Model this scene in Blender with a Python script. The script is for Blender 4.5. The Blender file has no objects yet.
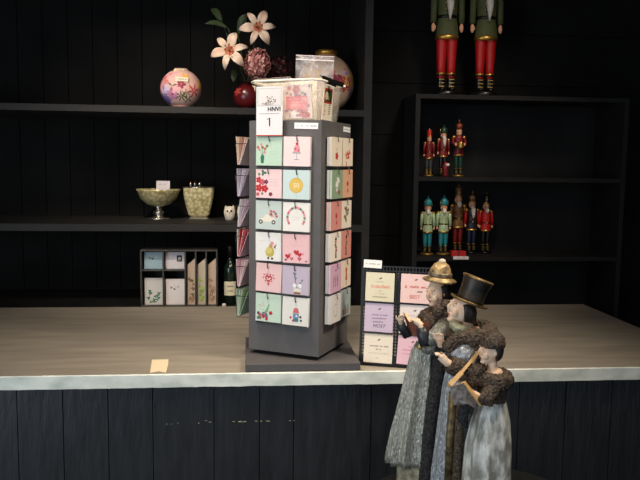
import bpy, bmesh, math, random
from mathutils import Vector, Matrix, noise, Euler
random.seed(7)
PI = math.pi
SC = bpy.context.scene
COL = SC.collection

# ------------------------------------------------------------------ camera
CF, PITCH, YAW, ROLL, EYE = 730.35, .1030, .0986, .0129, 1.469
Fw = Vector((math.sin(YAW)*math.cos(PITCH), math.cos(YAW)*math.cos(PITCH), -math.sin(PITCH)))
Rt = Vector((math.cos(YAW), -math.sin(YAW), 0)); Up = Rt.cross(Fw)
R2 = Rt*math.cos(ROLL)+Up*math.sin(ROLL); U2 = -Rt*math.sin(ROLL)+Up*math.cos(ROLL)
cam = bpy.data.cameras.new('camera'); co = bpy.data.objects.new('camera', cam); COL.objects.link(co)
co.matrix_world = Matrix(((R2.x, U2.x, -Fw.x, 0), (R2.y, U2.y, -Fw.y, 0), (R2.z, U2.z, -Fw.z, EYE), (0, 0, 0, 1)))
cam.sensor_width = 36; cam.sensor_fit = 'HORIZONTAL'; cam.lens = CF/640*36; cam.clip_start = .02
SC.camera = co
E0 = Vector((0, 0, EYE))
def ray(x, y): return Fw*CF+R2*(x-320)+U2*(240-y)
def aty(x, y, Y): d = ray(x, y); return E0+d*(Y/d.y)
def atz(x, y, z): d = ray(x, y); return E0+d*((z-EYE)/d.z)

# ------------------------------------------------------------------ light
w = bpy.data.worlds.new('world'); SC.world = w; w.use_nodes = True
w.node_tree.nodes['Background'].inputs[0].default_value = (.72, .84, 1, 1)
w.node_tree.nodes['Background'].inputs[1].default_value = .62
def area(name, loc, to, size, watt, col, spread=PI):
    l = bpy.data.lights.new(name, 'AREA'); l.energy = watt; l.size = size; l.color = col; l.spread = spread
    o = bpy.data.objects.new(name, l); COL.objects.link(o); o.location = loc
    o.rotation_euler = (Vector(to)-Vector(loc)).to_track_quat('-Z', 'Y').to_euler(); return o
area('assumed_spot_or_added_fill', (-.15, .75, 2.6), (.08, 2.05, 1.3), .4, 3.2, (1, .84, .68), 1.3)  # assumed overhead spot, inferred from the warm light on the spinner; lamp unseen
area('assumed_spot_or_added_fill', (1.15, 1.35, 2.6), (.35, 2.0, .9), .35, 4.2, (1, .86, .7), 1.1)  # added warm lamp for the carol singers, unseen at upper right
area('counter_fill_light', (-.25, 1.75, 2.6), (-.05, 2.15, .9), .35, 3.4, (1, .86, .7), 1.2)  # added fill that brightens the counter top and bin, no known lamp
area('assumed_spot_or_added_fill', (-.55, 1.9, 2.65), (-.3, 3.15, 1.5), .2, 2.7, (1, .86, .72), .95)  # added fill aimed at the left shelves, not a known ceiling lamp
area('assumed_spot_or_added_fill', (1.0, 2.0, 2.65), (.85, 3.1, 1.45), .2, 1.15, (1, .86, .72), .9)  # added fill that lifts the nutcracker case, no lamp known there
area('assumed_daylight_lamp', (-2.08, .25, 1.2), (-.1, 2.1, .85), 1.4, 50, (.78, .89, 1))  # added area lamp for assumed daylight from the left; no such window is seen
vs = SC.view_settings
vs.view_transform = 'Standard'; vs.look = 'None'; vs.gamma = 1; vs.use_curve_mapping = False; vs.exposure = 0.0

# ------------------------------------------------------------------ materials
def lin(c): return tuple(((v/255)/12.92 if v/255 <= .04045 else ((v/255+.055)/1.055)**2.4) for v in c)
MC = {}
def mat(name, rgb, rough=.6, metal=0, vary=.06, scale=60, bump=0, rgb2=None, stretch=(1, 1, 1), tex='noise', lo=.35, hi=.65, bscale=None, spec=.5, coat=0):
    if name in MC: return MC[name]
    m = bpy.data.materials.new(name); m.use_nodes = True; nt = m.node_tree; N = nt.nodes; K = nt.links
    b = N['Principled BSDF']; b.inputs['Roughness'].default_value = rough; b.inputs['Metallic'].default_value = metal
    b.inputs['Specular IOR Level'].default_value = spec; b.inputs['Coat Weight'].default_value = coat
    tc = N.new('ShaderNodeTexCoord'); mp = N.new('ShaderNodeMapping'); mp.inputs['Scale'].default_value = stretch
    K.new(tc.outputs['Object'], mp.inputs[0])
    if tex == 'noise':
        t = N.new('ShaderNodeTexNoise'); t.inputs['Scale'].default_value = scale; t.inputs['Detail'].default_value = 5; out = t.outputs[0]
    else:
        t = N.new('ShaderNodeTexVoronoi'); t.inputs['Scale'].default_value = scale; out = t.outputs[0]
    K.new(mp.outputs[0], t.inputs[0])
    r = N.new('ShaderNodeValToRGB'); a = lin(rgb)
    if rgb2 is None: c1 = [x*(1-vary) for x in a]; c2 = [min(1, x*(1+vary)) for x in a]
    else: c1, c2 = a, lin(rgb2)
    r.color_ramp.elements[0].position = lo; r.color_ramp.elements[1].position = hi
    r.color_ramp.elements[0].color = (*c1, 1); r.color_ramp.elements[1].color = (*c2, 1)
    K.new(out, r.inputs[0]); K.new(r.outputs[0], b.inputs['Base Color'])
    if bump:
        bt = N.new('ShaderNodeTexNoise'); bt.inputs['Scale'].default_value = bscale or scale; bt.inputs['Detail'].default_value = 6
        K.new(mp.outputs[0], bt.inputs[0])
        bp = N.new('ShaderNodeBump'); bp.inputs['Strength'].default_value = bump; bp.inputs['Distance'].default_value = .004
        K.new(bt.outputs[0], bp.inputs['Height']); K.new(bp.outputs[0], b.inputs['Normal'])
    MC[name] = m; return m
def P(r, g, b):
    q = .3*r+.55*g+.15*b; r, g, b = [int(v*.86+q*.14) for v in (r, g, b)]
    return mat('print_%d_%d_%d' % (r, g, b), (r, g, b), .75, vary=.03, scale=200, spec=.2)
def clear(name, rgb, fac, rough=.3, glossy=False):
    m = bpy.data.materials.new(name); m.use_nodes = True; nt = m.node_tree; N = nt.nodes; K = nt.links
    out = N['Material Output']; b = N['Principled BSDF']; b.inputs['Base Color'].default_value = (*lin(rgb), 1); b.inputs['Roughness'].default_value = rough
    t = N.new('ShaderNodeBsdfTransparent'); mx = N.new('ShaderNodeMixShader'); nz = N.new('ShaderNodeTexNoise'); nz.inputs['Scale'].default_value = 45
    nz.inputs['Detail'].default_value = 4
    mr = N.new('ShaderNodeMapRange'); mr.inputs[1].default_value = .35; mr.inputs[2].default_value = .65
    mr.inputs[3].default_value = fac[0]; mr.inputs[4].default_value = fac[1]
    tc = N.new('ShaderNodeTexCoord'); K.new(tc.outputs['Object'], nz.inputs[0])
    K.new(nz.outputs[0], mr.inputs[0]); K.new(mr.outputs[0], mx.inputs[0]); K.new(t.outputs[0], mx.inputs[1])
    if not glossy:
        tl = N.new('ShaderNodeBsdfTranslucent'); tl.inputs[0].default_value = (*lin(rgb), 1)
        m2 = N.new('ShaderNodeMixShader'); m2.inputs[0].default_value = .4; K.new(b.outputs[0], m2.inputs[1]); K.new(tl.outputs[0], m2.inputs[2]); K.new(m2.outputs[0], mx.inputs[2])
    else: K.new(b.outputs[0], mx.inputs[2])
    K.new(mx.outputs[0], out.inputs[0]); return m

BLACK = mat('black_painted_wood', (23, 22, 21), .62, vary=.25, scale=9, bump=.15, stretch=(1, 1, .3), spec=.25)
WALLM = mat('black_wall_paint', (21, 20, 19), .8, vary=.3, scale=4, spec=.12)
PANEL = mat('black_panel_paint', (29, 31, 34), .38, vary=.3, scale=14, bump=.5, stretch=(3, 1, .5), bscale=30, spec=.6)
CASEM = mat('black_case_board', (26, 25, 24), .7, vary=.25, scale=14, spec=.25)
SHELF = mat('worn_black_shelf_edge', (24, 22, 20), .7, vary=.3, scale=18, stretch=(.3, 1, 1))
GREY = mat('anthracite_board', (92, 90, 90), .62, vary=.05, scale=30, spec=.3)
BASEM = mat('anthracite_base_board', (84, 82, 83), .5, vary=.05, scale=30, spec=.4)
WTOP = mat('weathered_worktop', (128, 120, 108), .62, scale=16, rgb2=(152, 144, 130), stretch=(.3, 1.8, 1), bump=.05, lo=.25, hi=.75)
WEDGE = mat('whitewashed_worktop_edge', (188, 196, 187), .6, scale=26, rgb2=(222, 226, 216), stretch=(.6, 1, 1), lo=.33, hi=.6, bump=.1)
WIRE = mat('black_wire', (14, 14, 14), .4)
PAPER = P(236, 232, 226); ENV = P(222, 220, 214); INK = P(50, 48, 50); WHITE = P(240, 238, 234)

# ------------------------------------------------------------------ mesh helpers
class MB:
    def __init__(s): s.v = []; s.f = []; s.fm = []; s.sm = []; s.mats = []; s.M = Matrix.Identity(4); s.ly = 0; s.st = 2e-5
    def mi(s, m):
        if m not in s.mats: s.mats.append(m)
        return s.mats.index(m)
    def add(s, vs, fs, m, smooth=False):
        k = len(s.v); s.v += [s.M @ Vector(p) for p in vs]; i = s.mi(m)
        for f in fs: s.f.append([k+q for q in f]); s.fm.append(i); s.sm.append(smooth)
        return s
    def box(s, c, d, m, rz=0, rx=0, ry=0):
        R = Euler((rx, ry, rz)).to_matrix(); c = Vector(c)
        vs = [c+R @ Vector((x*d[0]/2, y*d[1]/2, z*d[2]/2)) for x in (-1, 1) for y in (-1, 1) for z in (-1, 1)]
        return s.add(vs, [(0, 1, 3, 2), (4, 6, 7, 5), (0, 4, 5, 1), (2, 3, 7, 6), (0, 2, 6, 4), (1, 5, 7, 3)], m)
    def bb(s, x0, x1, y0, y1, z0, z1, m): return s.box(((x0+x1)/2, (y0+y1)/2, (z0+z1)/2), (x1-x0, y1-y0, z1-z0), m)
    def sweep(s, pts, rad, m, n=10, cap=True, flat=1.0):
        pts = [Vector(p) for p in pts]
        if not hasattr(rad, '__len__'): rad = [rad]*len(pts)
        T = (pts[-1]-pts[0]).normalized(); ref = Vector((0, 0, 1)) if abs(T.z) < .9 else Vector((0, 1, 0))
        vs = []
        for i, p in enumerate(pts):
            t = (pts[min(i+1, len(pts)-1)]-pts[max(i-1, 0)]).normalized()
            a = t.cross(ref).normalized(); b = t.cross(a).normalized()
            for k in range(n):
                q = 2*PI*k/n; vs.append(p+(a*math.cos(q)*flat+b*math.sin(q))*rad[i])
        fs = [(i*n+k, i*n+(k+1) % n, (i+1)*n+(k+1) % n, (i+1)*n+k) for i in range(len(pts)-1) for k in range(n)]
        if cap: fs += [tuple(range(n)), tuple((len(pts)-1)*n+k for k in range(n))]
        return s.add(vs, fs, m, n > 5)
    def lathe(s, prof, m, n=28, o=(0, 0, 0), sx=1, sy=1, mod=None, off=None, R=None):
        o = Vector(o); vs = []
        for i, (r, z) in enumerate(prof):
            dx, dy = off(z) if off else (0, 0)
            for k in range(n):
                a = 2*PI*k/n; q = r*(mod(a, z) if mod else 1); p = Vector((q*math.cos(a)*sx+dx, q*math.sin(a)*sy+dy, z))
                vs.append(o+(R @ p if R else p))
        fs = [(i*n+k, i*n+(k+1) % n, (i+1)*n+(k+1) % n, (i+1)*n+k) for i in range(len(prof)-1) for k in range(n)]
        fs += [tuple(range(n)), tuple((len(prof)-1)*n+k for k in range(n))]
        return s.add(vs, fs, m, True)
    def ell(s, c, r, m, nu=18, nv=12, R=None):
        prof = [(max(1e-4, math.sin(PI*i/nv)), -math.cos(PI*i/nv)) for i in range(nv+1)]
        c = Vector(c); vs = []
        for q, z in prof:
            for k in range(nu):
                a = 2*PI*k/nu; p = Vector((q*math.cos(a)*r[0], q*math.sin(a)*r[1], z*r[2])); vs.append(c+(R @ p if R else p))
        fs = [(i*nu+k, i*nu+(k+1) % nu, (i+1)*nu+(k+1) % nu, (i+1)*nu+k) for i in range(nv) for k in range(nu)]
        return s.add(vs, fs, m, True)
    def sq(s, prof, m, o=(0, 0, 0), e=.2):       # square-section loft of (half width, z)
        o = Vector(o); vs = []; n = 8
        for r, z in prof:
            for x, y in ((-1, -1+e), (-1+e, -1), (1-e, -1), (1, -1+e), (1, 1-e), (1-e, 1), (-1+e, 1), (-1, 1-e)):
                vs.append(o+Vector((x*r, y*r, z)))
        fs = [(i*n+k, i*n+(k+1) % n, (i+1)*n+(k+1) % n, (i+1)*n+k) for i in range(len(prof)-1) for k in range(n)]
        fs += [tuple(range(n)), tuple((len(prof)-1)*n+k for k in range(n))]
        return s.add(vs, fs, m)
    # flat printing on the plane y = -layer, coordinates u (right) and v (up)
    def poly(s, pts, m):
        s.ly += s.st; return s.add([(u, -s.ly, v) for u, v in pts], [tuple(range(len(pts)))], m)
    def disc(s, u, v, r, m, n=14, sq=1, a=0):
        return s.poly([(u+r*math.cos(2*PI*k/n)*math.cos(a)-r*sq*math.sin(2*PI*k/n)*math.sin(a), v+r*math.cos(2*PI*k/n)*math.sin(a)+r*sq*math.sin(2*PI*k/n)*math.cos(a)) for k in range(n)], m)
    def rect(s, u, v, du, dv, m, a=0):
        c, q = math.cos(a), math.sin(a)
        return s.poly([(u+x*du/2*c-y*dv/2*q, v+x*du/2*q+y*dv/2*c) for x, y in ((-1, -1), (1, -1), (1, 1), (-1, 1))], m)
    def line(s, u0, v0, u1, v1, wd, m): return s.rect((u0+u1)/2, (v0+v1)/2, math.hypot(u1-u0, v1-v0), wd, m, math.atan2(v1-v0, u1-u0))
    def heart(s, u, v, r, m):
        return s.poly([(u+r*(16*math.sin(t)**3)/17, v+r*(13*math.cos(t)-5*math.cos(2*t)-2*math.cos(3*t)-math.cos(4*t))/17) for t in [2*PI*k/18 for k in range(18)]], m)
    def petals(s, u, v, r, m, n=5, m2=None, a0=0):
        s.ly += s.st; st_ = s.st; s.st = 0
        for k in range(n):
            a = a0+2*PI*k/n; s.disc(u+r*.55*math.cos(a), v+r*.55*math.sin(a), r*.52, m, 8, .8, a)
        s.st = st_
        if m2: s.disc(u, v, r*.22, m2, 8)
    def script(s, u0, u1, v, h, m, wd=.0005, seed=1, gap=.16):
        rr = random.Random(seed); u = u0; s.ly += s.st; st_ = s.st; s.st = 0
        while u < u1:
            if rr.random() < gap: u += h*.8; continue
            k = rr.uniform(.5, 1); du = h*rr.uniform(.3, .55)
            s.line(u, v-h*.4, u+du*.6, v+h*.5*k, wd, m); s.line(u+du*.6, v+h*.5*k, u+du, v-h*.4, wd, m); u += du
        s.st = st_
    def text(s, st, size, u, v, m, y=None, shear=0):
        cu = bpy.data.curves.new('t', 'FONT'); cu.body = st; cu.size = size; cu.align_x = 'CENTER'; cu.shear = shear; cu.resolution_u = 2
        ob = bpy.data.objects.new('t', cu); COL.objects.link(ob); me = bpy.data.meshes.new_from_object(ob)
        s.ly += 4e-5
        s.add([(u+p.co.x, -(s.ly if y is None else y), v+p.co.y) for p in me.vertices], [tuple(f.vertices) for f in me.polygons], m)
        bpy.data.objects.remove(ob); bpy.data.curves.remove(cu); bpy.data.meshes.remove(me); return s
    def build(s, name, parent=None, bevel=0, loc=None, rot=None, label=None, thick=0, sub=0, recalc=True):
        me = bpy.data.meshes.new(name); me.from_pydata([tuple(p) for p in s.v], [], s.f)
        for m in s.mats: me.materials.append(m)
        for i, p in enumerate(me.polygons): p.material_index = s.fm[i]; p.use_smooth = s.sm[i]
        if recalc:
            b = bmesh.new(); b.from_mesh(me); bmesh.ops.recalc_face_normals(b, faces=b.faces); b.to_mesh(me); b.free()
        o = bpy.data.objects.new(name, me); COL.objects.link(o)
        if parent: o.parent = parent
        if loc is not None: o.location = loc
        if rot is not None: o.rotation_euler = rot
        if thick: q = o.modifiers.new('thick', 'SOLIDIFY'); q.thickness = thick
        if sub: q = o.modifiers.new('sub', 'SUBSURF'); q.levels = q.render_levels = sub
        if bevel: q = o.modifiers.new('bev', 'BEVEL'); q.width = bevel; q.segments = 2; q.limit_method = 'ANGLE'
        if label: o['label'] = label
        return o
def tag(o, label, cat, group=None, kind=None):
    o['label'] = label; o['category'] = cat
    if group: o['group'] = group
    if kind: o['kind'] = kind
    return o
def thing(name, loc, label, cat, group=None, rz=0):
    o = bpy.data.objects.new(name, None); COL.objects.link(o); o.location = loc; o.rotation_euler = (0, 0, rz); o.empty_display_size = .02
    return tag(o, label, cat, group)
def struct(o): o['kind'] = 'structure'; return o
def remesh(mb, name, parent, voxel, smooth=2, disp=None, mfun=None, label=None):
    o = mb.build('tmp'); q = o.modifiers.new('r', 'REMESH'); q.mode = 'VOXEL'; q.voxel_size = voxel
    q = o.modifiers.new('s', 'SMOOTH'); q.iterations = smooth; q.factor = .5
    dg = bpy.context.evaluated_depsgraph_get(); me = bpy.data.meshes.new_from_object(o.evaluated_get(dg))
    bpy.data.objects.remove(o); me.name = name; me.materials.clear()
    for m in mb.mats: me.materials.append(m)
    if disp:
        nn = [v.normal.copy() for v in me.vertices]
        for v, n in zip(me.vertices, nn): v.co += n*disp(v.co)
    for p in me.polygons:
        p.use_smooth = True; p.material_index = mfun(p.center) if mfun else 0
    r = bpy.data.objects.new(name, me); COL.objects.link(r); r.parent = parent
    if label: r['label'] = label
    return r
def fur(amp=.002, sc=260): return lambda c: amp*(noise.noise(c*sc)+.6*noise.noise(c*sc*2.3))

# ================================================================== SETTING
CT = .9
m = MB(); m.bb(-2.2, 2.8, -1.6, 3.6, -.05, 0, mat('dark_floor', (70, 62, 54), .5, vary=.2, scale=5)); struct(m.build('floor'))
m = MB(); m.bb(-2.2, 2.8, -1.6, 3.6, 2.8, 2.85, mat('dark_ceiling', (60, 58, 55), .8)); struct(m.build('ceiling'))
m = MB(); m.bb(-2.2, -2.15, -1.6, 3.6, 0, 2.8, WALLM); struct(m.build('wall_left'))
m = MB()
for a in ((-.62, -.55, .38, 2.02), (1.05, 1.12, .38, 2.02), (-.62, 1.12, .31, .38), (-.62, 1.12, 2.02, 2.09), (.22, .27, .38, 2.02)): m.bb(-2.15, -2.11, *a, WALLM)
struct(m.build('added_window_1'))  # unseen frame, added to go with the side area lamp
m = MB(); m.bb(-2.149, -2.14, -.55, 1.05, .38, 2.02, mat('added_pale_pane', (190, 205, 215), .1)); o = struct(m.build('added_window_2'))  # added solid pane; the area lamp in front of it gives the daylight
m = MB(); m.bb(2.75, 2.8, -1.6, 3.6, 0, 2.8, WALLM); struct(m.build('wall_right'))
m = MB()
for k in range(24): m.bb(-2.15+k*.1108, -2.15+(k+1)*.1108-.003, 3.50, 3.54, 0, 2.8, WALLM)
m.bb(-2.15, .52, 3.54, 3.6, 0, 2.8, WALLM)
z = 0
while z < 2.8:                                            # wide boards right of the shelving
    m.bb(.508, 2.75, 3.30, 3.6, z, min(2.8, z+.227), WALLM); z += .23
struct(m.build('wall_back'))

# left shelving bay built against the back wall
bay = thing('wall_shelving', (-.4, 3.26, 0), 'black built-in wall shelving with two long shelves behind the counter', 'shelving')
def loc(o, parent): o.location = -Vector(parent.location) if False else o.location; return o
def part(mb, name, par, **k):
    o = mb.build(name, par, **k); M = Vector(par.location)
    for v in o.data.vertices: v.co -= M
    return o
SHZ, USZ = 1.218, 1.694
m = MB(); m.bb(-1.5, .474, 3.02, 3.5, SHZ-.029, SHZ, SHELF); part(m, 'shelf', bay)
m = MB(); m.bb(-1.5, .474, 3.02, 3.5, USZ-.026, USZ, SHELF); part(m, 'shelf', bay)
m = MB(); m.bb(-1.5, .474, 3.02, 3.5, 2.28, 2.31, SHELF); part(m, 'shelf', bay)
m = MB(); m.bb(-1.5, .474, 2.93, 3.5, .84, .868, BLACK); m.bb(-1.5, .474, 2.95, 3.5, 0, .84, BLACK); part(m, 'lower_cabinet', bay)
m = MB(); m.bb(.474, .506, 3.02, 3.5, 0, 2.4, SHELF); part(m, 'upright_post', bay)
m = MB(); m.bb(-1.532, -1.5, 3.02, 3.5, 0, 2.4, SHELF); part(m, 'upright_post', bay)
m = MB()
for px in (180, 216.6, 239.5):
    c = aty(px, 118.5, 3.49); m.ell((c.x, 3.497, c.z), (.006, .004, .006), mat('screw_steel', (120, 118, 112), .4, .8), 8, 6)
part(m, 'shelf_screws', bay)

# right display case
CX, CY0, CY1, CZ = .691, 3.02, 3.298, 1.766
case = thing('display_case', (1.1, 3.16, 0), 'black open display case holding nutcrackers on two shelves', 'shelving')
m = MB(); m.bb(CX, CX+.02, CY0, CY1, 0, CZ-.018, CASEM); part(m, 'side_panel', case)
m = MB(); m.bb(1.6, 1.62, CY0, CY1, 0, CZ-.018, CASEM); part(m, 'side_panel', case)
m = MB(); m.bb(CX, 1.62, CY0, CY1, CZ-.018, CZ, CASEM); part(m, 'top_board', case)
m = MB(); m.bb(CX+.02, 1.6, CY1-.012, CY1, .02, CZ-.018, BLACK); part(m, 'back_panel', case)
for z in (1.424, 1.084, .72, .3):
    m = MB(); m.bb(CX+.02, 1.6, CY0+.004, CY1-.012, z-.018, z, CASEM); part(m, 'shelf', case)

# counter
cab = thing('counter_cabinet', (0, 2.4, 0), 'black planked counter front with scratched paint under the pale worktop', 'counter')
m = MB(); x = -1.35; edges = []
pl = [aty(p, 430, 1.985).x for p in (214, 259.5, 293.5, 370.7)]
cuts = [-1.35, -1.2, -1.04, -.9, -.76, -.62, -.5, -.38, -.26] + pl + [.5, .64, .78, .92, 1.06, 1.2, 1.35]
for a, b in zip(cuts[:-1], cuts[1:]): m.bb(a+.0012, b-.0012, 1.985, 2.005, .0, .862, PANEL)
chip = P(190, 176, 140)
m.M = Matrix.Translation((0, 1.9846, 0))
rr = random.Random(3)
for px, py, wpx, hpx in ((167, 424, 3, .6), (171, 424, 2, .5), (178, 423, 2, .5), (192, 422.6, 1, .5), (198.7, 423, 1.8, 1.6), (210, 422, 2.5, 1), (206, 420.5, 3, .6), (233.5, 421.5, 3.5, .8), (240, 421.5, 4, 1.8), (244.5, 421.5, 5, .9), (256, 421, 3, .9), (261, 421, 2, 1.1), (268, 421, 6, .7), (290, 420.5, 1.8, 1.2), (294, 420.6, 2.5, .6)):
    c = aty(px, py, 1.985); m.rect(c.x, c.z, wpx*.0027*rr.uniform(.6, 1), hpx*.0027*.6, chip, rr.uniform(-.1, .1))
m.M = Matrix.Identity(4); part(m, 'front_panel', cab)
m = MB(); m.bb(-1.35, 1.35, 2.006, 2.88, .02, .862, BLACK); part(m, 'carcass', cab)
wt = MB()
n = 120; x0, x1 = -1.4, 1.4; vs = []; rr = random.Random(5)
fy = [1.9565+rr.uniform(-.0008, .0008) for _ in range(n+1)]; bz = [.8625+abs(rr.gauss(0, .0006)) for _ in range(n+1)]
for i in range(n+1):
    xx = x0+(x1-x0)*i/n
    vs += [(xx, 2.9, .9), (xx, fy[i]+.003, .9), (xx, fy[i], .8975), (xx, fy[i], bz[i]), (xx, 2.9, .8625)]
top = [(i*5, i*5+1, i*5+6, i*5+5) for i in range(n)]
edge = [f for i in range(n) for f in ((i*5+1, i*5+2, i*5+7, i*5+6), (i*5+2, i*5+3, i*5+8, i*5+7))]
rest = [f for i in range(n) for f in ((i*5+3, i*5+4, i*5+9, i*5+8), (i*5+4, i*5, i*5+5, i*5+9))]+[(0, 1, 2, 3, 4), tuple(n*5+k for k in (4, 3, 2, 1, 0))]
wt.add(vs, top, WTOP); wt.add(vs, edge, WEDGE); wt.add(vs, rest, WEDGE)
o = wt.build('worktop'); b = bmesh.new(); b.from_mesh(o.data); bmesh.ops.remove_doubles(b, verts=b.verts, dist=1e-6); bmesh.ops.recalc_face_normals(b, faces=b.faces); b.to_mesh(o.data); b.free()
tag(o, 'long weathered grey-beige worktop with a whitewashed front edge', 'worktop')

# ================================================================== SPINNER STAND
PHI, S, TZ0, TZ1 = .5012, .2212, CT+.034, CT+.569+.1198
TC = Vector((.1527, 2.1335, 0))
st = thing('card_spinner', (TC.x, TC.y, CT), 'tall anthracite square card spinner standing on a flat base on the counter', 'display stand')
m = MB(); m.box((0, 0, (TZ0+TZ1)/2-CT), (S, S, TZ1-TZ0), GREY); m.box((0, 0, TZ1-CT-.001), (S-.012, S-.012, .001), GREY)
tower = m.build('tower', st, bevel=.0012, rot=(0, 0, -PHI))
m = MB(); m.bb(-.0069-TC.x, .3115-TC.x, 1.963-TC.y, 2.2814-TC.y, .0015, .022, BASEM); m.build('base_plate', st, bevel=.001)
m = MB(); m.lathe([(.06, .022), (.06, .03), (.05, .034)], WIRE, 24); m.build('turntable', st)
def face(k): return Matrix.Translation((TC.x, TC.y, 0)) @ Matrix.Rotation(-PHI+(0, PI/2, -PI/2)[k], 4, 'Z')
def place(o, k, u, off, z, ry=0, rx=0, extra=0):
    M = face(k) @ Matrix.Translation((u, -S/2-off, z)) @ Matrix.Rotation(extra, 4, 'Z') @ Matrix.Rotation(ry, 4, 'Y') @ Matrix.Rotation(rx, 4, 'X')
    o.matrix_world = M; o.location = M.to_translation(); o.rotation_euler = M.to_euler(); return o
CW = .0802
# ---- artwork
RED, PINK, ROSE, GRN, MINTD, GOLD, TEAL, PURP, BRN, ORG, BLU, LG = P(206, 48, 56), P(232, 150, 160), P(214, 96, 110), P(84, 128, 88), P(46, 120, 92), P(214, 172, 66), P(66, 130, 140), P(112, 50, 88), P(150, 104, 70), P(222, 108, 60), P(84, 120, 160), P(180, 188, 186)
def tl(m, u0, u1, v): m.line(u0, v, u1, v, .0006, LG)
def a_vase(m):
    m.poly([(-.024, .006), (-.016, .006), (-.014, .024), (-.017, .03), (-.023, .03), (-.026, .022)], MINTD)
    for k, (u, v) in enumerate([(-.03, .044), (-.02, .05), (-.012, .046), (-.024, .058), (-.006, .054), (-.034, .05), (-.012, .036)]):
        m.line(-.02, .03, u, v, .0006, GRN); m.petals(u, v, .0045, (PINK, BRN, ROSE)[k % 3], 5)
    tl(m, .002, .028, .038); tl(m, .004, .026, .031)
def a_cake(m):
    m.line(0, .018, 0, .036, .0012, TEAL); m.line(-.008, .018, .008, .018, .0015, TEAL); m.line(-.013, .036, .013, .036, .0022, TEAL)
    m.poly([(-.01, .038), (.01, .038), (.009, .05), (.004, .058), (-.004, .058), (-.009, .05)], PINK); m.disc(0, .061, .004, RED); m.disc(-.004, .047, .003, BRN); m.disc(.005, .043, .003, ROSE)
    tl(m, -.022, .022, .01)
def a_flowers(m):
    for u, v, r, c in ((-.031, .05, .009, RED), (-.02, .044, .009, ROSE), (-.03, .028, .011, RED), (-.012, .026, .011, RED), (-.034, .01, .006, ROSE), (-.008, .045, .007, PURP), (.006, .011, .006, PURP), (-.02, .012, .004, GRN), (-.03, .066, .004, GRN)): m.petals(u, v, r, c, 5, ORG)
    m.petals(-.016, .07, .009, MINTD, 3)
    for v in (.052, .044, .036): tl(m, .004, .028, v)
def a_balloon(m):
    m.disc(0, .038, .021, GOLD, 24); m.disc(0, .038, .019, P(226, 188, 84), 24); m.text('50', .018, 0, .032, P(250, 238, 200)); m.line(0, .017, .001, .006, .0006, BRN)
def a_car(m):
    m.poly([(-.024, .022), (.02, .022), (.02, .032), (.006, .034), (0, .042), (-.01, .042), (-.014, .033), (-.026, .031)], P(232, 226, 208))
    for u in (-.024, .016): m.disc(u, .021, .0062, INK, 14); m.disc(u, .021, .003, P(220, 215, 205))
    for k in range(9): m.petals(.004+rr.uniform(-.004, .022), .042+rr.uniform(-.006, .01), .004, (PINK, ROSE, BRN)[k % 3])
    tl(m, -.03, .0, .062)
def a_wreath(m):
    for k in range(22):
        a = -.6+k*(PI+1.2)/21; m.petals(.026*math.cos(a), .038+.028*math.sin(a), .0042, (PINK, ROSE, LG, GRN, PINK)[k % 5], 4)
    tl(m, -.014, .014, .04); tl(m, -.01, .012, .033)
def a_bird(m):
    m.disc(.005, .026, .014, P(196, 176, 78), 16, 1.1); m.disc(.002, .03, .01, P(216, 198, 110), 12); m.disc(.008, .043, .006, P(190, 160, 90)); m.poly([(.016, .04), (.026, .05), (.022, .034)], BRN)
    m.disc(0, .008, .0035, INK, 8); m.disc(.012, .007, .0035, INK, 8); m.petals(.012, .05, .006, PINK); tl(m, -.03, .004, .056)
def a_hearts(m):
    for u, v, r, c in ((-.024, .018, .009, RED), (-.012, .012, .006, ROSE), (.002, .03, .009, RED), (.012, .024, .008, RED), (.012, .012, .007, ROSE), (.022, .026, .005, PINK), (-.03, .008, .004, PURP), (.032, .006, .003, PURP), (-.018, .024, .004, ORG)): m.heart(u, v, r, c)
    m.script(-.024, .024, .05, .003, P(226, 170, 175), .0003, 4)
def a_bigheart(m):
    for k in range(26):
        t = 2*PI*k/26; q = 1 if k % 2 else .55
        m.heart(q*.017*(16*math.sin(t)**3)/16, .038+q*.017*(13*math.cos(t)-5*math.cos(2*t)-2*math.cos(3*t)-math.cos(4*t))/16, .0034, (RED, ROSE)[k % 2])
def a_plant(m):
    m.rect(.006, .012, .022, .012, P(232, 222, 205)); m.rect(.006, .005, .02, .006, BRN)
    m.line(.004, .02, -.004, .062, .0016, INK); m.line(.008, .022, .024, .044, .001, GRN)
    for u, v in ((-.002, .05), (-.006, .06), (.002, .046), (.014, .034), (.02, .042), (.0, .058)): m.disc(u, v, .0035, P(120, 118, 120), 8, .5, 1)
    m.disc(-.002, .026, .006, WHITE); m.disc(.014, .026, .006, WHITE); tl(m, -.034, -.012, .03)
def a_garden(m):
    for k in range(16): m.petals(rr.uniform(-.034, -.004), rr.uniform(.006, .024), .005, (ROSE, RED, GRN, BLU, PURP)[k % 5])
    m.poly([(-.014, .024), (-.002, .028), (.004, .05), (.002, .052), (-.006, .036)], P(120, 180, 110)); m.petals(.008, .026, .006, RED)
    for k in range(10): m.disc(rr.uniform(-.034, -.012), rr.uniform(.03, .058), .0012, ROSE, 6)
def a_house(m):
    m.rect(.002, .028, .018, .014, P(110, 150, 190)); m.poly([(-.008, .036), (.012, .036), (.008, .05), (-.004, .05)], P(226, 110, 110)); m.rect(.002, .016, .016, .01, TEAL)
    for u, v in ((.016, .026), (.018, .016), (-.006, .014), (-.014, .022)): m.disc(u, v, .0035, (INK, RED)[u < 0], 8)
    m.rect(.004, .028, .005, .005, WHITE); tl(m, -.016, .022, .008)
def a_berry(m):
    m.petals(.0, .028, .011, RED, 5, ROSE); m.line(0, .034, .002, .05, .0012, GRN); m.line(0, .042, -.008, .05, .001, GRN); m.line(.001, .045, .01, .053, .001, GRN); tl(m, -.018, .014, .012)
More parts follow.
